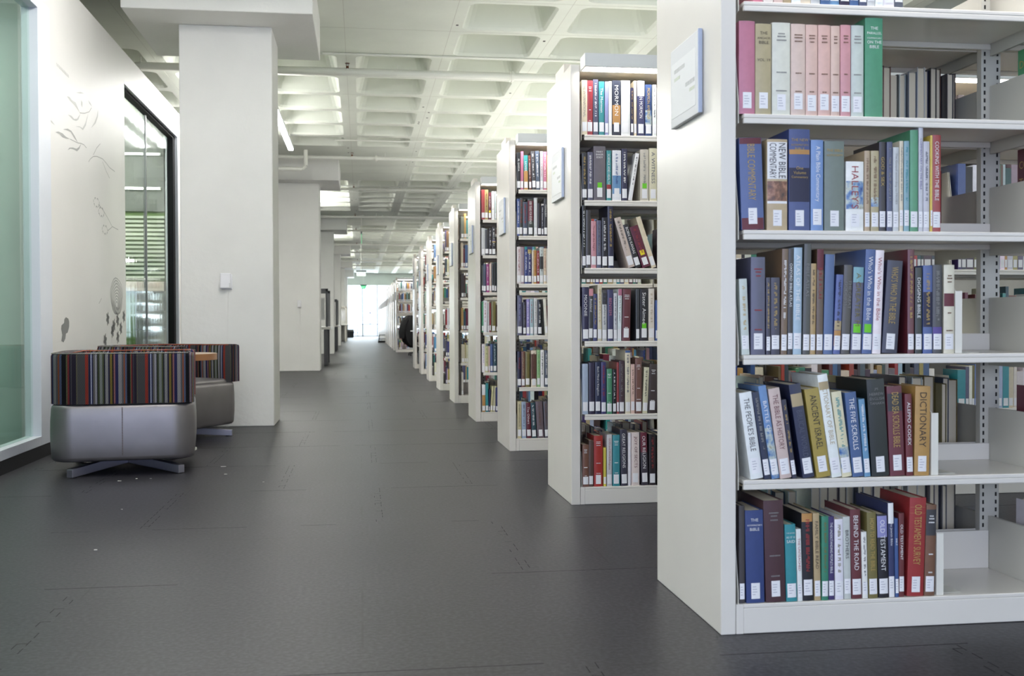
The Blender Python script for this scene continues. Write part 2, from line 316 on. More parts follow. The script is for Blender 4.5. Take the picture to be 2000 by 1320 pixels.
# far window wall
wf = thing('window_1', None, None); struct(wf)
FZ = 3.12
gl = MB(); gl.box(XL, XR, YF + .02, YF + .03, 0.02, FZ).build('pane', 'glass_clear', wf)
fm = MB()
for x in (-6.4, -4.2, -2.0, .105, 1.0, 3.7, 6.4, 9.1, 11.8): fm.box(x - .03, x + .03, YF - .03, YF + .08, 0, FZ)
fm.box(XL, XR, YF - .03, YF + .08, 0, .05); fm.build('window_frame', 'frame_white', wf)
struct(box('wall_front', 'ceiling_paint', XL, XR, YF, YF + .15, FZ, ZC + .4))
struct(box('ground', 'outside_ground', -40, 50, 70, 160, -.06, -.01))
wb = thing('window_2', None, None); struct(wb)
fm = MB()
for i in range(10): x = XL + .1 + i * 2.1; fm.box(x - .03, x + .03, YB - .08, YB - .02, .25, 3.3)
fm.build('window_frame', 'frame_white', wb)

# columns with square capitals
def column(n):
    y = CY0 + BAY * n; mb = MB().box(-1.529, -.75, y - .33, y + .34, 0, 3.4535); c = mb.build('column', 'column_paint', bevel=.008); struct(c)
    k = box('capital', 'column_paint', -1.915, -.38, y - .77, y + .83, 3.4535, ZC + .01, c, bevel=.008)
for n in range(0, 6): column(n)

# glazed partition and mural wall on the left: plane X = -2.12
WX = -2.12; ZT = 3.37
wl = MB()
wl.box(WX - .14, WX, 7.60, 10.2, 0, ZT); wl.box(WX - .14, WX, 10.2, 13.05, 3.10, ZT); wl.box(WX - .14, WX, 13.08, 13.22, 0, ZT); wl.box(WX - .14, WX, 10.2, 13.05, 0, .10)
wl.box(WX - .14, WX, 1.6, 7.60, 3.07, ZT)
wl.box(-4.9, WX - .14, 7.84, 7.96, 0, ZT); wl.box(-4.9, WX - .14, 13.1, 13.22, 0, ZT); wl.box(-5.0, -4.9, 1.6, 13.22, 0, ZT); wl.box(-5.0, WX - .14, 1.6, 1.7, 0, ZT)
part = wl.build('wall_partition', 'wall_paint'); struct(part)
rf = box('partition_roof', 'wall_paint', -5, WX - .14, 1.6, 13.22, ZT - .06, ZT - .001, part)
struct(rf); bb = box('baseboard_left', 'black_base', WX - .02, WX + .004, 1.6, 7.84, 0, .085); struct(bb)
bb2 = box('baseboard_left', 'black_base', WX, WX + .006, 7.845, 10.2, 0, .085); struct(bb2)
g1 = thing('window_3', None, None); struct(g1)
f1 = MB(); f1.box(WX - .10, WX + .004, 7.54, 7.82, .085, 3.07); f1.box(WX - .10, WX + .004, 1.6, 7.54, .085, .147); f1.box(WX - .10, WX + .004, 1.6, 7.54, 3.0, 3.07)
f1.build('window_frame', 'frame_white', g1, bevel=.002)
MB().box(WX - .062, WX - .05, 1.6, 7.545, .147, 3.0).build('pane', 'glass_green', g1)
f2 = MB(); f2.box(WX - .075, WX - .045, 4.9, 4.93, .147, 3.0); f2.build('glazing_joint', 'room_light', g1)
# the room behind it: back wall, pale returns and an added, unseen fill light
rm = MB(); rm.box(-4.85, -4.8, 1.7, 7.84, 0, 3.3); rm.build('room_panel', 'room_paint', part)
rm = MB(); rm.box(-3.6, -3.5, 7.55, 7.84, 0, 3.3); rm.box(-4.8, WX - .14, 7.80, 7.839, 0, 3.3); rm.build('room_return', 'room_light', part)
area('room_fill', (-3.1, 6.5, 3.25), (0, 0, 0), .5, 1.8, 17, (.95, 1.0, .97))
# interior window with its deep frame
g2 = thing('window_4', None, None); struct(g2)
f3 = MB(); f3.box(WX - .10, WX - .03, 10.2, 13.05, 3.045, 3.08); f3.box(WX - .10, WX - .03, 12.93, 13.05, .1, 3.045); f3.box(WX - .10, WX - .03, 10.2, 13.0, .1, .15); f3.build('window_frame', 'black_frame', g2)
f4 = MB(); f4.box(WX - .03, WX + .002, 10.2, 13.08, 3.075, 3.10); f4.box(WX - .14, WX + .004, 13.05, 13.09, .0, 3.10); f4.build('window_trim', 'frame_white', g2)
MB().box(WX - .075, WX - .063, 10.2, 12.93, .15, 3.03).build('pane', 'glass_wavy', g2)
MB().box(WX - .085, WX - .055, 11.47, 11.5, .15, 3.03).build('glazing_joint', 'desk_grey', g2)
# behind the interior window: added shapes and lamps imitating reflections in its glass
MB().box(-3.40, -3.36, 8.0, 13.08, 0, 3.3).build('reflection_panel', 'leaf_green', part)
rr = MB()
for i in range(15): z = 1.42 + i * .05; rr.box(-3.36, WX - .15, 13.02, 13.06, z, z + .026)
rr.build('reflection_slat', 'slat_pale', part)
MB().box(-3.36, WX - .15, 13.06, 13.09, 1.38, 2.2).build('reflection_panel', 'leaf_green', part)
MB().box(-3.36, WX - .15, 13.03, 13.09, 2.2, 3.3).build('room_bulkhead', 'bin_grey', part)
MB().box(-3.36, WX - .15, 12.98, 13.09, 1.27, 1.38).build('reflection_band', 'cardboard', part)
MB().box(-3.36, -2.60, 13.03, 13.09, 0, 1.27).build('reflection_panel', 'leaf_green', part)
rr = MB()
for i in range(5): z = .20 + i * .21; rr.box(-2.59, WX - .15, 12.95, 13.09, z, z + .20)
rr.build('reflection_block', 'bin_grey', part)
for z_, nm_ in ((2.86, 'upper'), (2.46, 'lower')):
    t = thing('streak_bar', f'slim {nm_} strip added on the end wall to imitate a reflection in the inner window', 'lamp', (-2.75, 13.0, z_))  # glowing bars added for the bright streaks reflected in the glass
    MB().box(-.5, .45, 0, .03, -.012, .02).build('lamp_housing', 'housing', t); MB().box(-.48, .43, -.004, -.0002, -.008, .012).build('diffuser', 'lamp_glow', t)
area('inner_fill', (-2.75, 11.0, 3.2), (0, 0, 0), .2, 2.6, 40, (1, 1, .97))  # added fill, brightens the room behind the inner window
t = thing('added_lamp', 'slim white lamp added inside the room behind the dark-framed inner window', 'lamp')  # lamp added to make the room behind the glass brighter
MB().box(-2.95, -2.89, 9.2, 12.6, 2.98, 3.02).build('diffuser', 'strip_glow', t); MB().box(-2.96, -2.88, 9.18, 12.62, 3.02, 3.08).build('lamp_housing', 'housing', t)

# ---------------- mural on the white wall (drawn shapes a hair proud of the paint)
def onwall(pts, mb, wdt=None):
    x = WX + .0012
    mb.add([(x, y, z) for y, z in pts], [tuple(range(len(pts)))])
def leaf(mb, y, z, ln, wd, ang, bend=.35):
    up = []; dn = []; n = 10; a = R(ang)
    for i in range(n + 1):
        t = i / n; u = t * ln; off = bend * ln * math.sin(t * math.pi * 1.2) * .3; wv = wd * math.sin(math.pi * min(1, t * .92 + .02)) ** .8 / 2
        for s, q in ((1, up), (-1, dn)):
            px = u; pz = off + s * wv; q.append((y + px * math.cos(a) - pz * math.sin(a), z + px * math.sin(a) + pz * math.cos(a)))
    x = WX + .0012; vs = [(x,) + p for p in up + dn]; mb.add(vs, [(i, i + 1, n + 2 + i, n + 1 + i) for i in range(n)])
def stroke(mb, pts, wd=.004):
    x = WX + .001
    for (a, b), (c, d) in zip(pts, pts[1:]):
        l = math.hypot(c - a, d - b) or 1; nx = -(d - b) / l * wd / 2; ny = (c - a) / l * wd / 2
        mb.add([(x, a + nx, b + ny), (x, c + nx, d + ny), (x, c - nx, d - ny), (x, a - nx, b - ny)], [(0, 1, 2, 3)])
def arc(y0, z0, y1, z1, h, n=12): return [(y0 + (y1 - y0) * i / n, z0 + (z1 - z0) * i / n + h * math.sin(math.pi * i / n)) for i in range(n + 1)]
M_MID = [[(7.95, 2.245), (8.024, 2.262), (8.129, 2.267), (8.222, 2.258), (8.332, 2.26), (8.221, 2.244), (8.128, 2.238), (8.053, 2.248)], [(8.14, 2.298), (8.271, 2.326), (8.373, 2.327), (8.464, 2.304), (8.557, 2.268), (8.447, 2.288), (8.35, 2.314), (8.239, 2.309)], [(8.265, 2.169), (8.314, 2.194), (8.411, 2.21), (8.511, 2.217), (8.579, 2.239), (8.65, 2.277), (8.596, 2.229), (8.527, 2.2), (8.427, 2.198), (8.346, 2.191)]]
M_PALE = [[(8.254, 2.558), (8.327, 2.57), (8.391, 2.56), (8.5, 2.563), (8.623, 2.508), (8.473, 2.539), (8.375, 2.545)], [(8.281, 2.43), (8.377, 2.44), (8.452, 2.43), (8.536, 2.448), (8.641, 2.507), (8.57, 2.445), (8.502, 2.424), (8.419, 2.417)], [(8.484, 2.381), (8.602, 2.402), (8.7, 2.406), (8.779, 2.457), (8.884, 2.558), (8.797, 2.442), (8.706, 2.39), (8.619, 2.397)], [(9.198, 2.647), (9.196, 2.59), (9.115, 2.518), (8.961, 2.451), (9.077, 2.52), (9.157, 2.582)], [(7.79, 2.309), (7.866, 2.307), (7.943, 2.29), (7.851, 2.292)], [(8.877, 2.657), (8.95, 2.649), (9.005, 2.628), (8.913, 2.637)], [(8.51, 2.639), (8.647, 2.673), (8.752, 2.684), (8.629, 2.657)], [(8.662, 2.614), (8.703, 2.604), (8.695, 2.562), (8.66, 2.578)], [(7.988, 2.74), (8.002, 2.74), (8.013, 2.718), (7.999, 2.718)], [(8.02, 2.739), (8.035, 2.739), (8.046, 2.717), (8.031, 2.717)], [(8.052, 2.737), (8.067, 2.738), (8.079, 2.715), (8.064, 2.715)], [(8.085, 2.736), (8.1, 2.736), (8.112, 2.714), (8.097, 2.714)], [(8.118, 2.735), (8.134, 2.735), (8.145, 2.712), (8.13, 2.712)], [(8.152, 2.733), (8.167, 2.733), (8.179, 2.711), (8.163, 2.711)], [(8.186, 2.732), (8.201, 2.732), (8.213, 2.709), (8.197, 2.709)], [(8.22, 2.73), (8.235, 2.73), (8.247, 2.708), (8.231, 2.708)], [(8.254, 2.729), (8.27, 2.729), (8.281, 2.706), (8.266, 2.706)], [(8.288, 2.727), (8.304, 2.728), (8.316, 2.705), (8.3, 2.705)]]
M_ST = [[(8.332, 2.26), (8.546, 2.267), (8.65, 2.28), (8.737, 2.283), (8.815, 2.271)], [(8.877, 2.173), (8.934, 2.204), (9.028, 2.237), (9.144, 2.256), (9.344, 2.265), (9.467, 2.249), (9.593, 2.228), (9.79, 2.221)], [(9.267, 2.378), (9.147, 2.326), (9.029, 2.251)], [(8.623, 2.508), (8.764, 2.532), (8.91, 2.572), (8.986, 2.619)], [(9.343, 2.241), (9.464, 2.181), (9.589, 2.138)], [(9.182, 1.874), (9.367, 1.834), (9.537, 1.78), (9.669, 1.732), (9.901, 1.724)], [(9.49, 1.679), (9.579, 1.702), (9.669, 1.73)], [(9.171, 1.059), (9.264, 1.105)]]
M_FL = [(9.474, 0.937), (9.846, 0.924), (10.099, 0.96), (9.704, 0.88), (9.972, 0.853), (9.643, 0.829), (9.849, 0.774), (9.377, 0.756)]
M_CL = [(8.173, 0.945), (8.238, 0.934), (8.26, 0.912), (8.258, 0.876), (8.218, 0.833), (8.169, 0.825), (8.152, 0.79), (8.103, 0.763), (8.05, 0.774), (8.074, 0.817), (8.044, 0.86), (8.054, 0.886), (8.124, 0.903), (8.131, 0.929)]
M_RING = [(9.821, 1.133), (10.051, 1.138), (9.827, 1.296)]
M_DOT = [(9.121, 1.872), (9.282, 1.811), (9.403, 1.675)]

def poly(mb, pts): mb.add([(WX + .0012, y, z) for y, z in pts], [tuple(range(len(pts)))])
mural = MB(); [poly(mural, p) for p in M_MID]; mural.build('mural_leaf', 'mural_mid', part)
pal = MB(); [poly(pal, p) for p in M_PALE]; pal.build('mural_leaf', 'mural_pale', part)
st = MB(); [stroke(st, p, .006) for p in M_ST]
for cy_, cz_ in M_DOT:
    for k in range(7): a = k * .9; stroke(st, arc(cy_ + .10 * math.cos(a), cz_ + .035 * math.sin(a), cy_ + .10 * math.cos(a + .5), cz_ + .035 * math.sin(a + .5), .012, 4), .010)
(ry, rz), (ry2, _a), (_b, rz2) = M_RING
for k in range(9):
    q = 1 - k * .105; pts = [(ry + (ry2 - ry) * q * math.cos(a * .35) * (1 + .05 * math.sin(a)), rz - .03 * k * .3 + (rz2 - rz) * q * math.sin(a * .35) * (1 + .04 * math.sin(a * 1.3 + k))) for a in range(19)]; stroke(st, pts, .008)
st.build('mural_line', 'mural_mid', part)
dk = MB()
for cy_, cz_ in M_FL:
    for k in range(6): leaf(dk, cy_, cz_, .06, .034, k * 60 + 15, .1)
poly(dk, M_CL)
dk.build('mural_flower', 'mural_grey', part)
# ---------------------------------------------------------------- bookcases
ZS = [.087, .445, .806, 1.166, 1.499, 1.82]; Y1 = 2.966; SP = 2.217; SW = .967; X0S = 1.087; XP = 1.022; DW = .672; HT = 2.16
ORD = 'first second third fourth fifth sixth seventh eighth ninth tenth eleventh twelfth thirteenth fourteenth fifteenth sixteenth seventeenth eighteenth nineteenth twentieth twenty-first twenty-second twenty-third twenty-fourth twenty-fifth twenty-sixth'.split()
PROTO = {}
def shelf_proto(base):
    """one cantilever shelf 0..SW wide; y=0 front lip, y=.325 centre line; top at z=0"""
    mb = MB(); w_ = SW - .006
    if base:
        mb.box(.003, w_, .0, .325, -.012, 0); mb.box(.003, w_, .0, .016, -.086, -.012); mb.box(.003, w_, .315, .325, 0, .125)
    else:
        mb.box(.003, w_, .0, .325, -.012, 0); mb.box(.003, w_, .0, .012, -.028, -.012); mb.box(.003, w_, .313, .325, 0, .055); mb.box(.003, w_, .313, .325, -.03, -.012)
    return mb
def bracket_mb(x):
    return MB().prism([(.004, -.028), (.004, .03), (.03, .172), (.32, .172), (.32, -.05), (.10, -.05)], 'x', x - .0012, x + .0012)
def shelf(parent, x, y, z, back, brackets, base=False, first=False):
    key = ('shelf', base)
    if key not in PROTO: o = shelf_proto(base).build('shelf', 'shelf_paint', bevel=.0025); PROTO[key] = o
    else: o = PROTO[key].copy(); C.objects.link(o)
    o.parent = parent; o.location = (x, y, z) if not back else (x + SW, y + DW, z); o.rotation_euler = (0, 0, math.pi if back else 0)
    if brackets:
        for bx in ((-.0115 if x < X0S + .01 and not back else .0035), SW - .004):
            k = ('br', bx)
            if k not in PROTO: b = bracket_mb(bx).build('bracket', 'post_paint'); PROTO[k] = b
            else: b = PROTO[k].copy(); C.objects.link(b)
            b.parent = o
    return o
def post(parent, x, yc):
    if 'post' not in PROTO:
        mb = MB(); mb.box(-.034, .034, -.014, .014, 0, HT - .05); o = mb.build('upright', 'post_paint', bevel=.002)
        sl = []
        for yy in (-.0150, .0142):
            for xx in (-.026, .019):
                s = MB()
                for i in range(78): z = .12 + i * .0254; s.box(xx, xx + .006, yy, yy + .0008, z, z + .013)
                sl.append(s.build('slot_row', 'slot_dark', o))
        PROTO['post'] = (o, sl)
    else:
        o0, s0 = PROTO['post']; o = o0.copy(); C.objects.link(o)
        for q in s0: s = q.copy(); C.objects.link(s); s.parent = o
    o.parent = parent; o.location = (x, yc, 0); return o
def bookcase(k, nsec, brackets, backs=True, simple=False):
    y = Y1 + SP * k; nm = ORD[k] if k < 9 else None
    if k == 0: lab = 'white double-sided library bookcase nearest the camera, its shelves facing us'
    elif k < 9: lab = f'white double-sided library bookcase, {nm} in the row along the aisle'
    elif k == 13: lab = 'white bookcase beyond the cross aisle with its full shelf face showing'
    else: lab = f'distant white bookcase end, {ORD[k - 13]} after the cross aisle'
    t = thing('bookcase', lab, 'bookcase', (0, y, 0), 0, 'library bookcases along the aisle')
    xe = X0S + SW * nsec
    p = MB(); p.box(XP, XP + .045, 0, DW, 0, HT); p.build('end_panel', 'shelf_paint', t, bevel=.003)
    MB().box(XP + .046, X0S + .0025, .001, .017, .001, .087).build('kick_plate', 'shelf_paint', t)
    cap = MB(); cap.box(XP + .008, XP + .046, DW / 2 - .12, DW / 2 + .12, HT, HT + .055); cap.build('end_cap', 'shelf_inner', t, bevel=.002)
    c = MB(); c.box(XP + .046, xe, 0, DW, HT - .035, HT - .005); c.build('canopy_top', 'shelf_inner', t, bevel=.002)
    if not simple:
        for s in range(nsec + 1): post(t, X0S + SW * s + (.02 if s == 0 else 0), DW / 2)
    for s in range(nsec if k < 4 else min(nsec, 2 if k < 9 else 1)):
        for r in range(6):
            shelf(t, X0S + SW * s, 0, ZS[r], False, brackets, r == 0)
            if backs: shelf(t, X0S + SW * s, 0, ZS[r], True, brackets, r == 0)
    # lamp over each face
    for side in ((0, 1) if k < 9 else (0,)):
        if k == 0: ll = 'slim white lamp along the top of the nearest bookcase, ' + ('aisle-facing front' if side == 0 else 'rear face')
        elif k < 9: ll = f'slim white lamp on top of the {nm} bookcase, ' + ('front face' if side == 0 else 'rear face')
        else: ll = f'slim white lamp on top of the distant bookcase, {ORD[k - 13]} after the cross aisle'
        lt = thing('shelf_lamp', ll, 'lamp', (0, y, 0), 0, 'lamps on the bookcases')
        a, b = (-.115, -.001) if side == 0 else (DW + .001, DW + .115)
        z0 = HT - .034 if True else 0
        MB().box(XP + .048, xe - .03, a, b, HT - .032, HT + .03).build('lamp_housing', 'housing', lt)
        MB().box(XP + .056, xe - .04, a + .022, b - .008, HT - .0330, HT - .0322).build('diffuser', 'lamp_glow', lt)
        if True: MB().box(XP + .056, xe - .04, a + .012, b - .012, HT + .0302, HT + .0307).build('added_uplight', 'lamp_up', lt)  # glowing top added to the lamp to brighten the ceiling
    return t
for k in range(9): bookcase(k, 2 if k == 0 else 3, k < 3, backs=True, simple=k > 4)
for k in range(13, 28): bookcase(k, 3, False, backs=False, simple=True)

# signs on the end panels
def sign(k, lab):
    y = Y1 + SP * k; t = thing('range_sign', lab, 'sign', (XP, y, 0), 0, 'range signs on the bookcase ends')
    MB().box(-.014, 0, .165, .455, 1.531, 1.782).build('sign_plate', 'sign_plate', t, bevel=.002)
    MB().box(-.0155, -.004, .158, .1655, 1.531, 1.782).build('edge_strip', 'sign_edge', t)
    if k < 5:
        MB().box(-.0148, -.0138, .19, .44, 1.56, 1.735).build('paper_insert', 'sign_paper', t)
        g = MB(); gg = MB(); rnd = random.Random(k)
        for (ya, yb, z, h, m_) in ((.30, .41, 1.70, .012, g), (.35, .41, 1.675, .010, gg), (.20, .29, 1.635, .012, g), (.20, .25, 1.612, .010, gg)):
            q = ya
            while q < yb: w_ = rnd.uniform(.006, .014); m_.box(-.0154, -.0146, q, min(q + w_, yb), z, z + h); q += w_ + .003
        g.build('sign_lettering', 'sign_print', t); gg.build('sign_lettering', 'sign_print_green', t)
for k in range(9): sign(k, ('white range sign in clear holder on the nearest bookcase end' if k == 0 else f'white range sign on the end of the {ORD[k]} bookcase'))
for k in range(13, 28): sign(k, f'tiny range sign on the distant bookcase end, {ORD[k - 13]} after the cross aisle')

# ---------------------------------------------------------------- books
def arc_pts(wd, y0, bulge, n=6, frac=1.):
    return [(wd / 2 * frac * (2 * i / n - 1), y0 - bulge * (1 - (frac * (2 * i / n - 1)) ** 2)) for i in range(n + 1)]
def cover_mb(wd, h, D, mb=None, col=None, xo=0, yo=0, zo=0, inset=.0025):
    bl = min(.003, wd * .09); th = min(.0024, wd * .18)
    outer = [(-wd / 2, D)] + arc_pts(wd, bl, bl) + [(wd / 2, D)]
    wi = wd - 2 * th; inner = [(wi / 2, D)] + [(x, y + th) for x, y in reversed(arc_pts(wi, bl, bl))] + [(-wi / 2, D)]
    n = len(outer); pts = outer + inner; m_ = mb or MB()
    vs = [(x + xo, y + yo, zo) for x, y in pts] + [(x + xo, y + yo, zo + h) for x, y in pts]; T = len(pts)
    fs = [(i, (i + 1) % T, T + (i + 1) % T, T + i) for i in range(T)]
    for i in range(n - 1): a, b, c, d = i, i + 1, T - 2 - i, T - 1 - i; fs += [(a, d, c, b), (T + a, T + b, T + c, T + d)]
    m_.add(vs, fs, col); return m_, bl, th
def patch(mb, wd, bl, z0, z1, frac, lift=.0003, x_off=0.):
    a = arc_pts(wd, bl, bl, 6, frac); n = len(a)
    mb.add([(x + x_off, y - lift, z0) for x, y in a] + [(x + x_off, y - lift, z1) for x, y in a], [(i, i + 1, n + i + 1, n + i) for i in range(n - 1)])
def book(x, y, z, wd, h, lean, ckey, title, tkey, mode, extra, label, group, back=False, rich=True, D=None, dy=0., seed=0):
    rnd = random.Random(seed); D = D or min(.235, max(.125, h * rnd.uniform(.62, .75)))
    mb, bl, th = cover_mb(wd - .0008, h, D)
    # local origin = bottom centre of the spine
    col = PAL[ckey]; o = mb.build('book', 'book_cover', smooth=True); o.color = lin([max(0, min(255, c + rnd.uniform(-6, 6))) for c in col])
    tag(o, label, 'book', group)
    a = math.atan(lean); px = -wd / 2 if a < 0 else wd / 2   # pivot corner rests on the shelf
    o.rotation_euler = (0, a, math.pi if back else 0)
    off = Vector((-px, 0, 0)); off.rotate(Matrix.Rotation(a, 3, 'Y')); o.location = (x + wd / 2 + px + off.x, y + dy, z + off.z + .0006)
    if back: o.location = (x + wd / 2, y + dy, z + .0006); o.rotation_euler = (0, a * 0, math.pi)
    MB().box(-wd / 2 + th + .0006, wd / 2 - th - .0006, bl + th + .001, D - .004, .003, h - .0035).build('page_block', 'page', o)
    if back: return o
    if not (extra and 'nolabel' in extra):
        lw = min(.026, wd * .82); l = MB(); z0 = .012 if rnd.random() < .7 else .016
        patch(l, wd, bl, z0, z0 + min(.046, h * .18), lw / wd, .0009); l.build('call_number_label', 'label_white', o)
        if rich:
            q = MB()
            for i in range(4): zz = z0 + .034 - i * .0075; w2 = lw * rnd.uniform(.3, .6); q.box(-lw * .36, -lw * .36 + w2, -.0012, -.0010, zz, zz + .0022)
            q.build('label_print', 'label_print', o)
    if extra:
        for part_ in extra.split(';'):
            if part_.startswith('bands:'):
                for bnd in part_[6:].split(','):
                    u = bnd.split('-'); za, zb, kk = float(u[0]), float(u[1]), u[2]; l = MB(); patch(l, wd - .001, bl, h * za + .0005, h * zb - .0005, .97, .0004)
                    l.build('cover_picture' if kk.startswith('picture') else 'spine_band', MATS[kk] if kk.startswith('picture') else flat_mat(kk), o)
            if part_ in ('green', 'yellow'):
                l = MB(); s_ = min(.022, wd * .7); patch(l, wd, bl, .062, .062 + s_ * 1.15, s_ / wd, .0010); l.build('round_sticker', 'sticker_green' if part_ == 'green' else 'sticker_yellow', o)
    if title and title != '-' and title != 'x':
        l = MB(); yy = -.0011
        if title == 'marks':
            if mode == 'v':
                z_ = h * .93; cw = min(wd * .34, .011)
                while z_ > h * .34:
                    if rnd.random() < .14: z_ -= .006; continue
                    ln = rnd.uniform(.0012, .0026); a_ = rnd.choice((-.5, -.5, -.1)) * cw; b_ = rnd.choice((.5, .5, .1)) * cw
                    l.box(a_, b_, yy, yy + .0003, z_ - ln, z_); z_ -= ln + .0014
            else:
                for zf in (.87, .84, .80, .45, .25):
                    ww = wd * rnd.uniform(.3, .6); hh = .0038; q = -ww / 2
                    while q < ww / 2: e = rnd.uniform(.001, .003); l.box(q, min(q + e, ww / 2), yy, yy + .0004, h * zf, h * zf + hh); q += e + .001
        elif mode in ('v', 'v2'):
            lines = title.split(';') if mode == 'v' else ['NEW BIBLE', 'COMMENTARY']
            za, zb = (.32, .93) if mode == 'v' else (.57, .955)
            if extra and 'violet' not in extra and 'BIBLICAL' in title: za, zb = .22, .72
            nl = len(lines); lh = wd * (.44 if nl == 1 else .33); lh = min(lh, .022)
            for i, s_ in enumerate(lines):
                vs, fs, asp = text_mesh(s_); ln = min(h * (zb - za), lh * asp * 1.25); xc = (0 if nl == 1 else (.5 - i) * lh * 1.35)
                zt = h * zb - (h * (zb - za) - ln) * .35
                l.add([(xc + (v - .5) * lh, yy, zt - u * ln) for u, v in vs], fs)
        else:
            ls = title.split(';'); z_ = h * .88
            for s_ in ls:
                if not s_: z_ -= h * .14; continue
                vs, fs, asp = text_mesh(s_); lh = min(.0085, wd * .8 / asp); ww = lh * asp
                l.add([((u - .5) * ww, yy, z_ + v * lh) for u, v in vs], fs); z_ -= .0135
        if l.v: l.build('title_lettering', flat_mat(tkey), o)
    return o
SHN = ['bottom shelf', 'fifth shelf down', 'fourth shelf down', 'third shelf down', 'second shelf down', 'top shelf']
BCN = ['nearest bookcase', 'second bookcase', 'third bookcase', 'fourth bookcase']
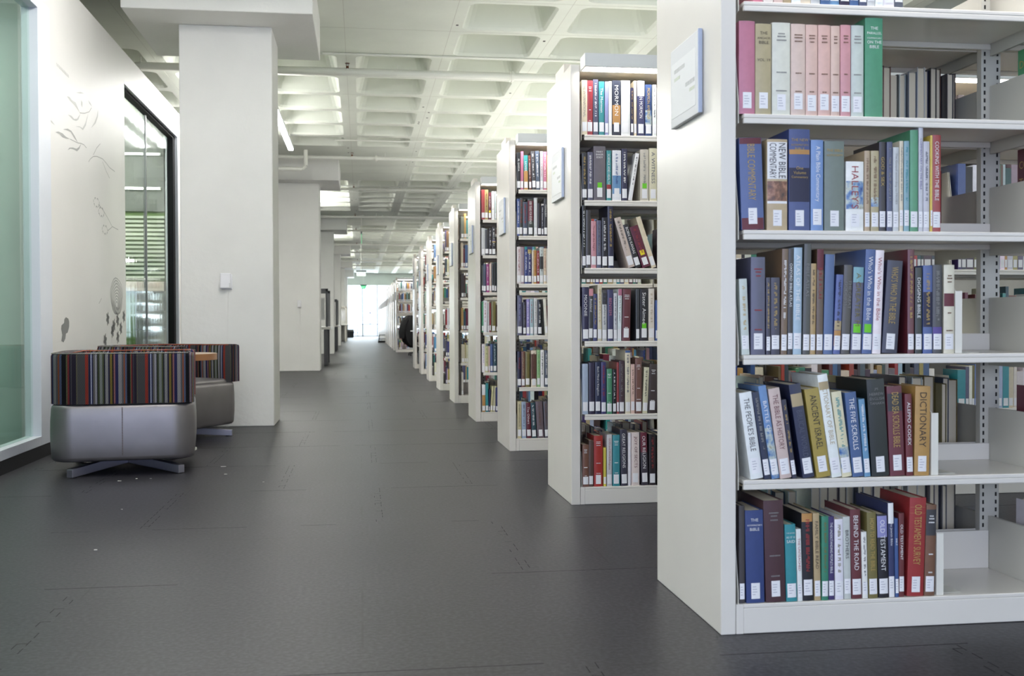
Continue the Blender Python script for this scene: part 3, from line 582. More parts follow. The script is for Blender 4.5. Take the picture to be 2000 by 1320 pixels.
BOOKS = {
 (0, 4):[
  (1.076, 0.048, 0.266, 0.0, 'rose'),
  (1.127, 0.048, 0.259, 0.0, 'tan', 'THE;ANCHOR;BIBLE;;VOL. 19', 'dark', 'h'),
  (1.177, 0.055, 0.264, 0.0, 'ivory', 'marks', 'grey', 'h'),
  (1.234, 0.044, 0.262, 0.0, 'peach', 'marks', 'brown', 'h'),
  (1.279, 0.036, 0.261, 0.0, 'peach', 'marks', 'brown', 'h'),
  (1.317, 0.038, 0.262, 0.0, 'salmon', 'marks', 'brown', 'h'),
  (1.356, 0.028, 0.261, 0.0, 'peach', 'marks', 'brown', 'h'),
  (1.385, 0.031, 0.264, 0.0, 'pink', 'marks', 'brown', 'h'),
  (1.419, 0.039, 0.265, 0.0, 'palegrey', 'marks', 'grey', 'h'),
  (1.461, 0.055, 0.288, 0.0, 'green', 'THE;PARALLEL;COMMENTARY;ON THE;BIBLE', 'white', 'h', 'nolabel'),
 ],
 (0, 3):[
  (1.087, 0.068, 0.264, -0.053, 'blue', 'BIBLE COMMENTARY', 'gold', 'v', 'bands:0-.13-maroon,.93-1-maroon'),
  (1.162, 0.062, 0.262, 0.0, 'tan', 'NEW BIBLE COMMENTARY', 'dark', 'v2', 'bands:.56-.97-white,.32-.54-picture_brown,.29-.32-white'),
  (1.228, 0.064, 0.292, 0.0, 'royalblue', "THE NEW;INTERPRETER'S;BIBLE;;One;Volume;Commentary", 'gold', 'h', 'bands:.28-.62-navy,.75-.8-orange'),
  (1.295, 0.038, 0.262, 0.0, 'skyblue', 'A Plain Bible Commentary', 'white', 'v'),
  (1.336, 0.061, 0.26, 0.0, 'greygreen', 'THE BIBLE;AUTHORITY', 'gold', 'h'),
  (1.403, 0.055, 0.202, 0.0, 'white', "HALLEY'S", 'red', 'v', 'bands:.31-.72-picture_sky'),
  (1.46, 0.017, 0.234, 0.0, 'tan', 'marks', 'brown', 'v'),
  (1.479, 0.025, 0.234, 0.0, 'tan', 'marks', 'brown', 'v', 'bands:.3-.42-picture_sky'),
  (1.506, 0.021, 0.261, 0.0, 'black', 'GOD & SEX', 'gold', 'v'),
  (1.529, 0.018, 0.261, 0.0, 'slate', 'marks', 'grey', 'v'),
  (1.549, 0.019, 0.246, 0.0, 'palegrey', 'The Gospel according to MOSES', 'grey', 'v'),
  (1.569, 0.012, 0.265, 0.0, 'cream', 'marks', 'grey', 'v'),
  (1.583, 0.017, 0.265, 0.0, 'aqua', 'marks', 'teal', 'v'),
  (1.601, 0.025, 0.297, 0.0, 'green', '-'),
  (1.628, 0.014, 0.307, 0.0, 'palegrey', 'COMMENTARY ON THE BIBLE', 'violet', 'v'),
  (1.644, 0.02, 0.265, 0.0, 'palegrey', 'marks', 'slate', 'v'),
  (1.665, 0.007, 0.283, 0.0, 'yellow', '-'),
  (1.6725, 0.0275, 0.285, 0.0, 'red', 'COOKING WITH THE BIBLE', 'white', 'v'),
 ],
 (0, 2):[
  (1.087, 0.024, 0.219, -0.055, 'palegrey', 'marks', 'gold', 'v'),
  (1.114, 0.043, 0.282, 0.0, 'slate', 'marks', 'red', 'h'),
  (1.159, 0.013, 0.223, 0.0, 'navy', 'marks', 'gold', 'v'),
  (1.174, 0.027, 0.223, 0.0, 'navy', 'marks', 'gold', 'v'),
  (1.203, 0.019, 0.306, 0.016, 'brown', 'marks', 'white', 'v'),
  (1.224, 0.016, 0.307, 0.0, 'black', 'OXFORD BIBLE ATLAS', 'white', 'v'),
  (1.241, 0.026, 0.31, 0.0, 'lightblue', 'ATLAS OF THE BIBLE', 'white', 'v'),
  (1.269, 0.022, 0.321, 0.019, 'darkgrey', 'BIBLE ATLAS', 'grey', 'v'),
  (1.293, 0.017, 0.264, 0.0, 'mustard', 'marks', 'dark', 'v'),
  (1.311, 0.021, 0.306, 0.0, 'umber', 'BIBLE ATLAS', 'red', 'v', 'bands:.8-1-maroon'),
  (1.334, 0.029, 0.291, 0.024, 'blue', '-'),
  (1.364, 0.022, 0.232, 0.047, 'blue', 'marks', 'dark', 'v', 'bands:.1-.3-orange,.3-.42-tan'),
  (1.388, 0.027, 0.26, 0.0, 'darkgrey', 'THE GREAT;GODDESS', 'grey', 'v'),
  (1.417, 0.033, 0.254, 0.016, 'slate', 'A GREATER M', 'olive', 'v', 'bands:.82-1-aqua;green'),
  (1.452, 0.031, 0.306, 0.042, 'blue', "Who's Who in the Bible", 'white', 'v', 'green'),
  (1.485, 0.027, 0.304, 0.036, 'white', "Who's Who in the Bible", 'red', 'v'),
  (1.515, 0.048, 0.273, 0.066, 'navy', "WHO'S WHO IN THE BIBLE", 'gold', 'v'),
  (1.596, 0.021, 0.307, 0.0, 'maroon', 'marks', 'gold', 'v'),
  (1.619, 0.022, 0.254, 0.0, 'black', 'DIGGING BIBLE', 'white', 'v'),
  (1.644, 0.03, 0.26, 0.0, 'blue', 'marks', 'gold', 'v', 'bands:.3-.7-navy'),
  (1.675, 0.03, 0.262, 0.0, 'darkgrey', 'marks', 'grey', 'v', 'bands:.15-.3-violet'),
  (1.71, 0.034, 0.262, 0.0, 'cream', 'marks', 'brown', 'h', 'bands:.53-.68-maroon'),
 ],
 (0, 1):[
  (1.115, 0.038, 0.253, -0.158, 'white', "THE PEOPLE'S BIBLE", 'black', 'v'),
  (1.155, 0.02, 0.255, -0.173, 'navy', 'marks', 'grey', 'v'),
  (1.177, 0.024, 0.273, -0.161, 'skyblue', 'BATTLE OF', 'white', 'v', 'bands:.0-.55-picture_sky'),
  (1.203, 0.035, 0.264, -0.144, 'blush', 'THE BIBLE AS HISTORY', 'maroon', 'v'),
  (1.239, 0.014, 0.232, -0.159, 'navy', 'marks', 'gold', 'v'),
  (1.273, 0.036, 0.276, -0.163, 'navy', 'BIBLICAL WORLD', 'slate', 'v', 'bands:.76-.9-tan'),
  (1.315, 0.044, 0.261, -0.149, 'olive_yellow', 'ANCIENT ISRAEL', 'dark', 'v'),
  (1.361, 0.031, 0.304, -0.158, 'white', 'DICTIONARY OF BIBLE', 'tan', 'v', 'bands:.85-.93-tan'),
  (1.394, 0.031, 0.252, -0.139, 'cream', 'marks', 'teal', 'v', 'bands:.1-.35-picture_sky'),
  (1.426, 0.035, 0.249, -0.104, 'blue', 'THE FIVE SCROLLS', 'white', 'v'),
  (1.463, 0.019, 0.229, -0.087, 'skyblue', 'marks', 'white', 'v'),
  (1.486, 0.055, 0.286, -0.063, 'black', 'JPS;HEBREW;ENGLISH;TANAKH', 'grey', 'h'),
  (1.543, 0.047, 0.265, -0.045, 'maroon', 'DEAD SEA SCROLLS BIBLE', 'gold', 'v', 'bands:.72-.92-darkgrey'),
  (1.592, 0.022, 0.242, -0.025, 'wine', 'ALEPPO CODEX', 'white', 'v'),
  (1.617, 0.048, 0.264, 0.015, 'orange', 'DICTIONARY', 'dark', 'v'),
 ],
 (0, 0):[
  (1.08, 0.017, 0.283, -0.035, 'darkgrey', '-'),
  (1.101, 0.055, 0.269, -0.052, 'royalblue', "THE;INTERPRETER'S;BIBLE", 'white', 'h'),
  (1.16, 0.06, 0.296, -0.047, 'plum', 'marks', 'grey', 'h'),
  (1.222, 0.033, 0.225, -0.027, 'teal', 'THE WORD;AS IT IS;SAID', 'white', 'h'),
  (1.256, 0.015, 0.211, -0.028, 'white', 'THE UNTEACHED', 'red', 'v'),
  (1.272, 0.034, 0.256, -0.016, 'black', 'marks', 'red', 'v', 'bands:.9-1-orange'),
  (1.308, 0.02, 0.255, -0.035, 'tan', 'FAMILY BIBLE READ', 'dark', 'v'),
  (1.329, 0.021, 0.246, 0.0, 'seagreen', 'marks', 'olive', 'v'),
  (1.352, 0.018, 0.244, -0.037, 'indigo', "THE UNDERSTANDING PEOPLE'S BIBLE", 'white', 'v'),
  (1.372, 0.026, 0.236, -0.017, 'white', 'marks', 'olive', 'v'),
  (1.4, 0.022, 0.242, -0.021, 'palegrey', 'BROTHERS', 'dark', 'v'),
  (1.424, 0.032, 0.263, -0.046, 'maroon', 'BEHIND THE ROAD', 'white', 'v'),
  (1.457, 0.017, 0.196, -0.031, 'white', 'marks', 'dark', 'v'),
  (1.475, 0.029, 0.253, -0.04, 'olive', 'HOW TO READ THE BIBLE', 'gold', 'v'),
  (1.507, 0.032, 0.247, -0.028, 'black', 'OLD TESTAMENT', 'white', 'v', 'bands:.72-.98-lavender'),
  (1.54, 0.018, 0.279, -0.018, 'indigo', 'The Jewish Bible', 'white', 'v', 'bands:0-.22-white,.78-1-white'),
  (1.559, 0.011, 0.233, -0.017, 'blue', 'BIBLE', 'white', 'v'),
  (1.571, 0.017, 0.248, -0.004, 'maroon', 'OLD TESTAMENT', 'white', 'v'),
  (1.596, 0.052, 0.292, 0.031, 'red', 'OLD TESTAMENT SURVEY', 'gold', 'v', 'bands:.9-.905-gold,.84-.845-gold'),
  (1.65, 0.033, 0.27, -0.007, 'brown', 'marks', 'white', 'h', 'bands:.66-.95-darkgrey'),
 ],
 (0, 5):[
  (1.12, 0.03, 0.236, 0.0, 'rose', 'marks', 'grey', 'h'),
  (1.1508, 0.03, 0.222, 0.0, 'ivory', 'marks', 'grey', 'h'),
  (1.1816, 0.028, 0.238, 0.0, 'peach', 'marks', 'grey', 'h'),
  (1.2104, 0.024, 0.236, 0.0, 'tan', 'marks', 'grey', 'h'),
  (1.2352, 0.028, 0.216, 0.0, 'white', 'marks', 'grey', 'h'),
  (1.264, 0.03, 0.212, 0.0, 'cream', 'marks', 'grey', 'h'),
  (1.2948, 0.028, 0.232, 0.0, 'palegrey', 'marks', 'grey', 'h'),
  (1.3236, 0.028, 0.224, 0.0, 'blue', 'marks', 'grey', 'h'),
  (1.3524, 0.03, 0.214, 0.0, 'skyblue', 'marks', 'grey', 'h'),
  (1.3832, 0.03, 0.252, 0.0, 'navy', 'marks', 'grey', 'h'),
  (1.414, 0.028, 0.244, 0.0, 'blue', 'marks', 'grey', 'h'),
  (1.4428, 0.024, 0.21, 0.0, 'slate', 'marks', 'grey', 'h'),
  (1.4676, 0.024, 0.218, 0.0, 'palegrey', 'marks', 'grey', 'h'),
  (1.4924, 0.024, 0.249, 0.0, 'white', 'marks', 'grey', 'h'),
  (1.5172, 0.034, 0.228, 0.0, 'white', 'marks', 'grey', 'h'),
  (1.552, 0.028, 0.243, 0.0, 'slate', 'marks', 'grey', 'h'),
 ],
 (1, 5):[
  (1.075, 0.028, 0.266, 0.0, 'cream', 'THE INTERNATIONAL', 'grey', 'v'),
  (1.105, 0.028, 0.265, 0.0, 'red', 'marks', 'white', 'h'),
  (1.136, 0.026, 0.272, 0.0, 'slate', 'marks', 'white', 'v'),
  (1.165, 0.028, 0.263, 0.0, 'teal', 'The Mormon', 'white', 'v'),
  (1.195, 0.018, 0.263, 0.0, 'lavender', '-'),
  (1.214, 0.016, 0.264, 0.0, 'white', '-'),
  (1.232, 0.042, 0.269, 0.0, 'navy', 'MORMON', 'white', 'v', 'bands:.2-.55-orange'),
  (1.277, 0.046, 0.27, 0.0, 'white', '-'),
  (1.325, 0.014, 0.235, 0.0, 'navy', 'marks', 'gold', 'v'),
  (1.341, 0.014, 0.27, 0.0, 'cream', '-'),
  (1.358, 0.038, 0.271, 0.0, 'indigo', 'MODERN MORMON', 'white', 'v', 'bands:.72-1-palegrey'),
  (1.399, 0.034, 0.254, 0.0, 'royalblue', 'MORMON AMERICA', 'gold', 'v', 'bands:.2-.5-picture_sky'),
  (1.436, 0.02, 0.253, 0.0, 'white', 'marks', 'dark', 'v'),
 ],
 (1, 4):[
  (1.078, 0.026, 0.23, 0.0, 'black', 'marks', 'gold', 'v'),
  (1.107, 0.028, 0.236, 0.0, 'slate', 'marks', 'white', 'v'),
  (1.138, 0.061, 0.266, 0.0, 'greybrown', 'MARY;BAKER;EDDY', 'white', 'h', 'green'),
  (1.203, 0.024, 0.246, 0.0, 'teal', 'SCIENCE AND HEALTH', 'white', 'v', 'bands:.2-.32-red'),
  (1.232, 0.045, 0.247, 0.0, 'white', 'marks', 'blue', 'v', 'bands:.13-.5-skyblue'),
  (1.279, 0.029, 0.256, 0.0, 'navy', 'marks', 'white', 'v'),
  (1.311, 0.02, 0.235, 0.162, 'white', 'marks', 'dark', 'v'),
  (1.373, 0.044, 0.254, 0.0, 'beige', 'marks', 'grey', 'v', 'green'),
  (1.419, 0.039, 0.261, 0.0, 'cream', 'A WITNESS', 'slate', 'v'),
 ],
 (1, 3):[
  (1.076, 0.019, 0.308, 0.0, 'black', 'marks', 'white', 'v'),
  (1.098, 0.024, 0.284, 0.0, 'darkgrey', '-'),
  (1.124, 0.027, 0.231, 0.0, 'pink', 'Through the Night', 'maroon', 'v'),
  (1.153, 0.023, 0.234, 0.0, 'slate', 'marks', 'grey', 'v'),
  (1.179, 0.028, 0.248, 0.0, 'black', 'marks', 'white', 'v'),
  (1.21, 0.029, 0.309, -0.055, 'navy', 'marks', 'gold', 'v'),
  (1.313, 0.034, 0.255, -0.341, 'beige', 'marks', 'dark', 'v'),
  (1.35, 0.029, 0.222, -0.324, 'black', 'BORN IN KANSAS', 'white', 'v'),
  (1.385, 0.043, 0.212, -0.363, 'wine', 'marks', 'red', 'v', 'yellow'),
  (1.431, 0.025, 0.263, -0.323, 'cream', '-'),
 ],
 (1, 2):[
  (1.073, 0.034, 0.266, 0.0, 'navy', 'MOONIE', 'white', 'v'),
  (1.11, 0.022, 0.258, 0.0, 'darkgrey', 'Buckland', 'white', 'v', 'bands:.86-1-pink'),
  (1.134, 0.02, 0.233, 0.0, 'indigo', 'marks', 'gold', 'v'),
  (1.157, 0.021, 0.277, 0.0, 'cream', 'marks', 'gold', 'v'),
  (1.18, 0.023, 0.24, 0.0, 'palegrey', 'marks', 'slate', 'v', 'bands:.75-1-darkgrey'),
  (1.206, 0.029, 0.254, 0.0, 'indigo', 'BENYEM', 'rose', 'v'),
  (1.237, 0.018, 0.236, 0.0, 'palegrey', 'marks', 'slate', 'v'),
  (1.257, 0.019, 0.257, 0.016, 'white', 'marks', 'grey', 'v', 'bands:.87-1-rose'),
  (1.279, 0.041, 0.257, 0.023, 'maroon', 'marks', 'white', 'h'),
  (1.35, 0.019, 0.257, 0.0, 'darkgrey', '-'),
  (1.372, 0.04, 0.257, 0.0, 'black', 'Sister Aimee', 'white', 'v', 'green'),
  (1.415, 0.03, 0.259, 0.0, 'ivory', 'marks', 'tan', 'v'),
 ],
 (1, 1):[
  (1.078, 0.029, 0.249, 0.0, 'lightblue', '-'),
  (1.111, 0.03, 0.255, 0.0, 'navy', '-'),
  (1.144, 0.027, 0.257, 0.0, 'navy', 'Each Mind a Kingdom', 'white', 'v'),
  (1.174, 0.025, 0.257, 0.0, 'indigo', 'marks', 'red', 'v'),
  (1.202, 0.027, 0.223, 0.0, 'green', 'marks', 'white', 'h'),
  (1.232, 0.018, 0.22, 0.0, 'black', 'marks', 'white', 'v'),
  (1.252, 0.011, 0.255, 0.0, 'red', '-'),
  (1.265, 0.026, 0.263, 0.0, 'plum', 'marks', 'grey', 'v'),
  (1.295, 0.027, 0.314, 0.0, 'cream', 'marks', 'slate', 'v', 'bands:.96-1-blue'),
  (1.324, 0.02, 0.245, 0.0, 'peach', 'marks', 'brown', 'v'),
  (1.347, 0.033, 0.274, 0.0, 'brown', 'marks', 'white', 'h'),
  (1.383, 0.026, 0.229, 0.044, 'cream', 'marks', 'dark', 'v'),
  (1.411, 0.041, 0.244, 0.0, 'plum', 'marks', 'white', 'h'),
 ],
 (1, 0):[
  (1.075, 0.032, 0.208, 0.0, 'brown', 'marks', 'white', 'h'),
  (1.11, 0.023, 0.228, 0.0, 'umber', '-'),
  (1.137, 0.045, 0.251, 0.0, 'brightred', 'marks', 'white', 'h'),
  (1.185, 0.014, 0.192, 0.0, 'yellow', '-'),
  (1.202, 0.026, 0.256, 0.0, 'palegrey', 'GOD and World Religions', 'red', 'v'),
  (1.231, 0.037, 0.253, 0.0, 'teal', 'marks', 'white', 'h'),
  (1.274, 0.033, 0.28, -0.018, 'darkgrey', 'GREAT RELIGIONS', 'white', 'v'),
  (1.309, 0.015, 0.263, 0.0, 'white', '-'),
  (1.326, 0.041, 0.265, 0.0, 'ivory', 'JOY OF SECTS', 'wine', 'v'),
  (1.378, 0.035, 0.264, -0.027, 'darkgrey', 'OUR RELIGION', 'white', 'v', 'bands:.62-1-wine'),
  (1.416, 0.036, 0.254, 0.0, 'black', 'marks', 'red', 'v'),
 ],
 (2, 5):[
  (1.075, 0.027, 0.257, 0.0, 'black', 'AL QAEDA', 'white', 'v'),
  (1.105, 0.02, 0.265, -0.026, 'rose', '-'),
  (1.129, 0.029, 0.238, -0.013, 'teal', 'LOVER', 'white', 'v', 'bands:0-.55-orange'),
  (1.165, 0.018, 0.238, -0.025, 'umber', 'marks', 'white', 'v'),
  (1.187, 0.027, 0.267, -0.045, 'darkgrey', 'marks', 'white', 'v'),
  (1.215, 0.027, 0.27, -0.026, 'slate', 'marks', 'white', 'v'),
  (1.244, 0.02, 0.268, 0.0, 'palegrey', 'marks', 'red', 'v'),
  (1.266, 0.023, 0.266, 0.0, 'rose', 'marks', 'white', 'v'),
  (1.291, 0.008, 0.241, 0.0, 'yellow', '-'),
 ],
 (2, 4):[
  (1.073, 0.021, 0.258, 0.0, 'blue', 'marks', 'white', 'v'),
  (1.096, 0.021, 0.264, 0.0, 'darkgrey', 'marks', 'red', 'v'),
  (1.121, 0.031, 0.236, 0.0, 'slate', 'marks', 'red', 'v'),
  (1.155, 0.04, 0.258, 0.0, 'darkgrey', '1000 YEARS FOR REVENGE', 'white', 'v', 'bands:.4-.95-wine'),
  (1.199, 0.023, 0.265, 0.0, 'palegrey', '-'),
  (1.225, 0.025, 0.229, 0.0, 'black', '-'),
  (1.252, 0.014, 0.213, 0.0, 'darkgrey', 'marks', 'white', 'v'),
  (1.269, 0.024, 0.262, 0.0, 'darkgrey', 'CONQUEST', 'white', 'v'),
 ],
 (2, 3):[
  (1.076, 0.028, 0.257, 0.0, 'ivory', 'marks', 'red', 'v'),
  (1.106, 0.022, 0.254, 0.0, 'mauve', 'marks', 'grey', 'v'),
  (1.131, 0.023, 0.238, 0.0, 'royalblue', 'marks', 'white', 'v'),
  (1.155, 0.026, 0.238, 0.0, 'indigo', 'marks', 'white', 'v', 'bands:.88-1-mustard'),
  (1.183, 0.012, 0.23, 0.0, 'cream', '-'),
  (1.196, 0.019, 0.234, 0.0, 'orange', 'marks', 'red', 'v'),
  (1.218, 0.018, 0.23, 0.0, 'red', 'marks', 'white', 'v'),
  (1.238, 0.026, 0.254, 0.0, 'palegrey', 'marks', 'dark', 'v', 'bands:.4-.75-darkgrey'),
  (1.266, 0.019, 0.247, 0.0, 'cream', 'marks', 'red', 'v'),
  (1.287, 0.011, 0.247, 0.0, 'ivory', '-'),
 ],
 (2, 2):[
  (1.079, 0.036, 0.279, 0.0, 'slate', 'marks', 'lavender', 'v'),
  (1.119, 0.023, 0.232, 0.0, 'darkgrey', 'marks', 'grey', 'v'),
  (1.144, 0.022, 0.252, 0.0, 'lavender', 'marks', 'white', 'v'),
  (1.169, 0.024, 0.254, 0.0, 'lightblue', 'marks', 'red', 'v'),
  (1.196, 0.025, 0.259, 0.0, 'palegrey', 'marks', 'grey', 'v'),
  (1.224, 0.028, 0.25, 0.0, 'black', 'marks', 'white', 'v'),
  (1.276, 0.02, 0.254, -0.059, 'ivory', '-'),
 ],
 (2, 1):[
  (1.077, 0.028, 0.249, 0.0, 'navy', 'WORLD', 'red', 'v'),
  (1.108, 0.024, 0.249, 0.0, 'brown', 'marks', 'tan', 'v'),
  (1.135, 0.031, 0.246, 0.0, 'olive', '-'),
  (1.176, 0.038, 0.255, 0.0, 'cream', 'marks', 'brown', 'v', 'bands:.2-.9-umber'),
  (1.217, 0.023, 0.26, 0.0, 'lightgreen', 'marks', 'green', 'v'),
  (1.242, 0.026, 0.258, 0.0, 'white', 'marks', 'dark', 'v'),
  (1.272, 0.024, 0.255, 0.0, 'slate', 'marks', 'white', 'v'),
 ],
 (2, 0):[
  (1.078, 0.028, 0.259, -0.035, 'straw', 'ARABIAN CONTACTS', 'dark', 'v'),
  (1.11, 0.03, 0.256, -0.035, 'lightblue', 'marks', 'slate', 'v'),
  (1.144, 0.032, 0.248, -0.044, 'wine', 'The Others', 'white', 'v'),
  (1.181, 0.032, 0.248, -0.056, 'deepteal', 'marks', 'white', 'v'),
  (1.22, 0.048, 0.257, -0.058, 'greybrown', 'marks', 'brown', 'v'),
  (1.272, 0.028, 0.256, -0.043, 'greybrown', 'marks', 'brown', 'v'),
 ],
 (3, 5):[
  (1.073, 0.031, 0.268, 0.0, 'red', '-'),
  (1.108, 0.031, 0.268, 0.0, 'mustard', 'marks', 'wine', 'v'),
  (1.143, 0.025, 0.243, 0.0, 'wine', 'A HISTORY', 'white', 'v', 'yellow'),
  (1.172, 0.027, 0.254, 0.0, 'white', 'marks', 'tan', 'v'),
  (1.202, 0.012, 0.254, 0.0, 'palegrey', '-'),
 ],
 (3, 4):[
  (1.077, 0.032, 0.245, 0.0, 'palegrey', '-'),
  (1.111, 0.032, 0.231, 0.0, 'darkgrey', '-'),
  (1.146, 0.026, 0.245, 0.0, 'black', 'marks', 'white', 'v'),
  (1.174, 0.033, 0.256, 0.0, 'black', 'marks', 'white', 'v', 'bands:.45-.5-mustard,.5-.53-violet'),
 ],
 (3, 3):[
  (1.075, 0.014, 0.243, 0.0, 'darkgrey', '-'),
  (1.091, 0.027, 0.254, 0.0, 'slate', '-'),
  (1.122, 0.025, 0.254, 0.0, 'magenta', 'marks', 'white', 'v'),
  (1.15, 0.019, 0.259, 0.0, 'peach', '-'),
  (1.172, 0.02, 0.259, 0.0, 'darkgrey', '-'),
  (1.195, 0.016, 0.265, 0.0, 'black', '-'),
 ],
 (3, 2):[
  (1.074, 0.015, 0.276, 0.0, 'green', '-'),
  (1.093, 0.034, 0.285, 0.0, 'white', 'marks', 'red', 'v'),
  (1.131, 0.015, 0.263, 0.0, 'palegrey', '-'),
  (1.149, 0.012, 0.263, 0.0, 'red', '-'),
  (1.166, 0.04, 0.278, 0.0, 'olive', '-'),
 ],
 (3, 1):[
  (1.075, 0.028, 0.256, 0.0, 'white', 'marks', 'lavender', 'v'),
  (1.106, 0.03, 0.234, 0.0, 'straw', 'marks', 'brown', 'v'),
  (1.139, 0.013, 0.234, 0.0, 'peach', '-'),
  (1.155, 0.024, 0.255, 0.0, 'blue', '-'),
  (1.182, 0.029, 0.255, 0.0, 'deepteal', 'marks', 'white', 'v'),
 ],
 (3, 0):[
  (1.076, 0.03, 0.247, 0.0, 'white', '-', 'x', 'v', 'bands:0-.62-orange'),
  (1.111, 0.025, 0.259, 0.0, 'teal', '-'),
  (1.139, 0.01, 0.202, 0.035, 'indigo', '-'),
  (1.154, 0.019, 0.233, 0.056, 'straw', '-'),
  (1.175, 0.022, 0.233, 0.064, 'straw', '-'),
 ],
}

nb = 0
for (k, r), rows in BOOKS.items():
    yf = Y1 + SP * k; prev = (1.0785, 0, .3, 0)
    for i, e in enumerate(rows):
        x, wd, h, ln, ck = e[:5]; ti = e[5] if len(e) > 5 else None; tk = e[6] if len(e) > 6 else 'white'; md = e[7] if len(e) > 7 else 'v'; ex = e[8] if len(e) > 8 else None
        if True:
            x = max(x, 1.0788); px, pw, ph, pl = prev; hm = min(h, ph); need = (px + pw + pl * hm - x) / hm
            if ln < need: ln = need
            if prev[3] > ln and x - (px + pw) < .03: x = max(x, px + pw + .0005)
        prev = (x, wd + .0006, h, ln)
        say = SAY.get(ck, ck); big = 'thick ' if wd > .045 else 'thin ' if wd < .018 else ''
        if ln < -.1: big = 'leaning '
        clean = ti and 'HALL' not in ti and ti not in ('marks', '-', 'x') and ';' not in ti and k == 0 and len(ti.split()) < 5
        lab = f"{big}{say} book lettered {ti}, {SHN[r]}, {BCN[k]}, {ORD[i]} from the panel" if clean else f"{big}{say} book, {ORD[i]} from the end panel, {SHN[r]}, {BCN[k]}"
        if len(lab.replace(',', '').split()) > 16: lab = f"{big}{say} book, {ORD[i]} from the end panel, {SHN[r]}, {BCN[k]}"
        book(x, yf + .004, ZS[r], wd, h, ln, ck, ti, tk, md, ex, lab, f'books on the {SHN[r]} of the {BCN[k]}', rich=(k == 0), dy=random.Random(i * 7 + k).uniform(0, .004), seed=k * 1000 + r * 100 + i); nb += 1
# books on the far side of the nearest bookcase, fore edges towards us
rnd = random.Random(11); backcols = 'darkgrey greybrown brown slate red ivory umber palegrey black plum olive cream wine navy'.split()
for r, (xa, xb, h0, h1) in {4: (1.60, 2.10 - .06, .24, .275), 3: (1.80, 2.0, .22, .25), 1: (1.60, 2.03, .24, .27), 0: (1.50, 2.03, .25, .285)}.items():
    x = xa; i = 0
    while x < xb - .03:
        wd = rnd.uniform(.018, .04); h = rnd.uniform(h0, h1) if r not in (1, 0) else rnd.uniform(h0, h1)
        ck = rnd.choice(backcols) if r > 1 else rnd.choice(['greybrown', 'palegrey', 'slate', 'navy', 'olive', 'darkgrey'])
        say = SAY.get(ck, ck)
        book(x, Y1 + DW - .006, ZS[r], wd, h, 0, ck, None, None, None, None, f"{say} book showing its page edges, {ORD[i]} on the {SHN[r]} behind, nearest bookcase", f'books on the rear {SHN[r]} of the nearest bookcase', back=True, seed=500 + r * 50 + i, D=rnd.uniform(.17, .22))
        x += wd + .0008; i += 1; nb += 1
# a few books of the next section of the nearest bookcase, boards towards us
sec = [(4, .052, .27, 'green', 'DICTIONARY'), (3, .05, .285, 'wine', 'COMMENTARY;TO THE'), (1, .03, .25, 'wine', None), (0, .03, .24, 'palegrey', None)]
for r, wd, h, ck, tx in sec:
    o = book(2.10, Y1 + .012, ZS[r], wd, h, 0, ck, 'marks', 'white', 'v', None, f"{SAY.get(ck, ck)} book with its board facing left, {SHN[r]}, beyond the slotted post", f'books past the slotted post on the nearest bookcase', D=.235, seed=900 + r); nb += 1
    if tx:
        l = MB(); z_ = h * .78
        for s_ in tx.split(';'):
            vs, fs, asp = text_mesh(s_); lh = .024; ww = min(lh * asp, .2); l.add([(-wd / 2 - .0002, .225 - u * ww, z_ + v * lh) for u, v in vs], fs); z_ -= .055
        l.build('title_lettering', flat_mat('gold'), o)
    x = 2.10 + wd + .001
    for j in range(3):
        w2 = rnd.uniform(.025, .04); c2 = rnd.choice(['blue', 'tan', 'maroon', 'navy', 'white']); book(x, Y1 + .006, ZS[r], w2, rnd.uniform(.22, .27), 0, c2, 'marks', 'white', 'v', None, f"{SAY.get(c2, c2)} book just past the slotted post, {ORD[j + 1]} there, {SHN[r]}", 'books past the slotted post on the nearest bookcase', seed=950 + r * 5 + j); x += w2 + .001; nb += 1
# everything further away: hundreds more, one mass
mass = MB(); pages = MB(); labels = MB()
rnd = random.Random(5)
allc = 'navy black darkgrey slate blue royalblue maroon wine red brown umber white white ivory ivory cream palegrey tan beige green teal seagreen deepteal plum indigo olive orange mustard lightblue skyblue brightred mauve greybrown'.split()
def mass_row(xa, xb, yf, z, back=False, fill=1., hmin=.19, hmax=.275, cols=allc, lab=True):
    x = xa
    while x < xb:
        wd = rnd.choice((.014, .018, .022, .026, .03, .034, .042)) * rnd.uniform(.9, 1.1)
        if x + wd > xb: break
        if rnd.random() < .035: x += rnd.uniform(.03, .12); continue
        h = rnd.uniform(hmin, hmax); D = rnd.uniform(.14, .2); c = lin([max(0, min(255, q + rnd.uniform(-10, 10))) for q in PAL[rnd.choice(cols)]])
        if not back:
            y = yf + .004 + rnd.uniform(0, .004); mass.box(x, x + wd - .0008, y, y + D, z + .0006, z + h, c)
            labels.box(x + wd * .12, x + wd * .85, y - .0008, y - .0002, z + .012, z + .052) if lab else None
            pages.box(x + .002, x + wd - .003, y + .003, y + D - .003, z + h, z + h + .0006)
        else:
            y = yf - .004; mass.box(x, x + .0022, y - D, y, z + .0006, z + h, c); mass.box(x + wd - .0035, x + wd - .0012, y - D, y, z + .0006, z + h, c); mass.box(x, x + wd - .0012, y - .003, y, z + .0006, z + h, c)
            pages.box(x + .0025, x + wd - .004, y - D + .003, y - .004, z + .002, z + h - .004)
        x += wd
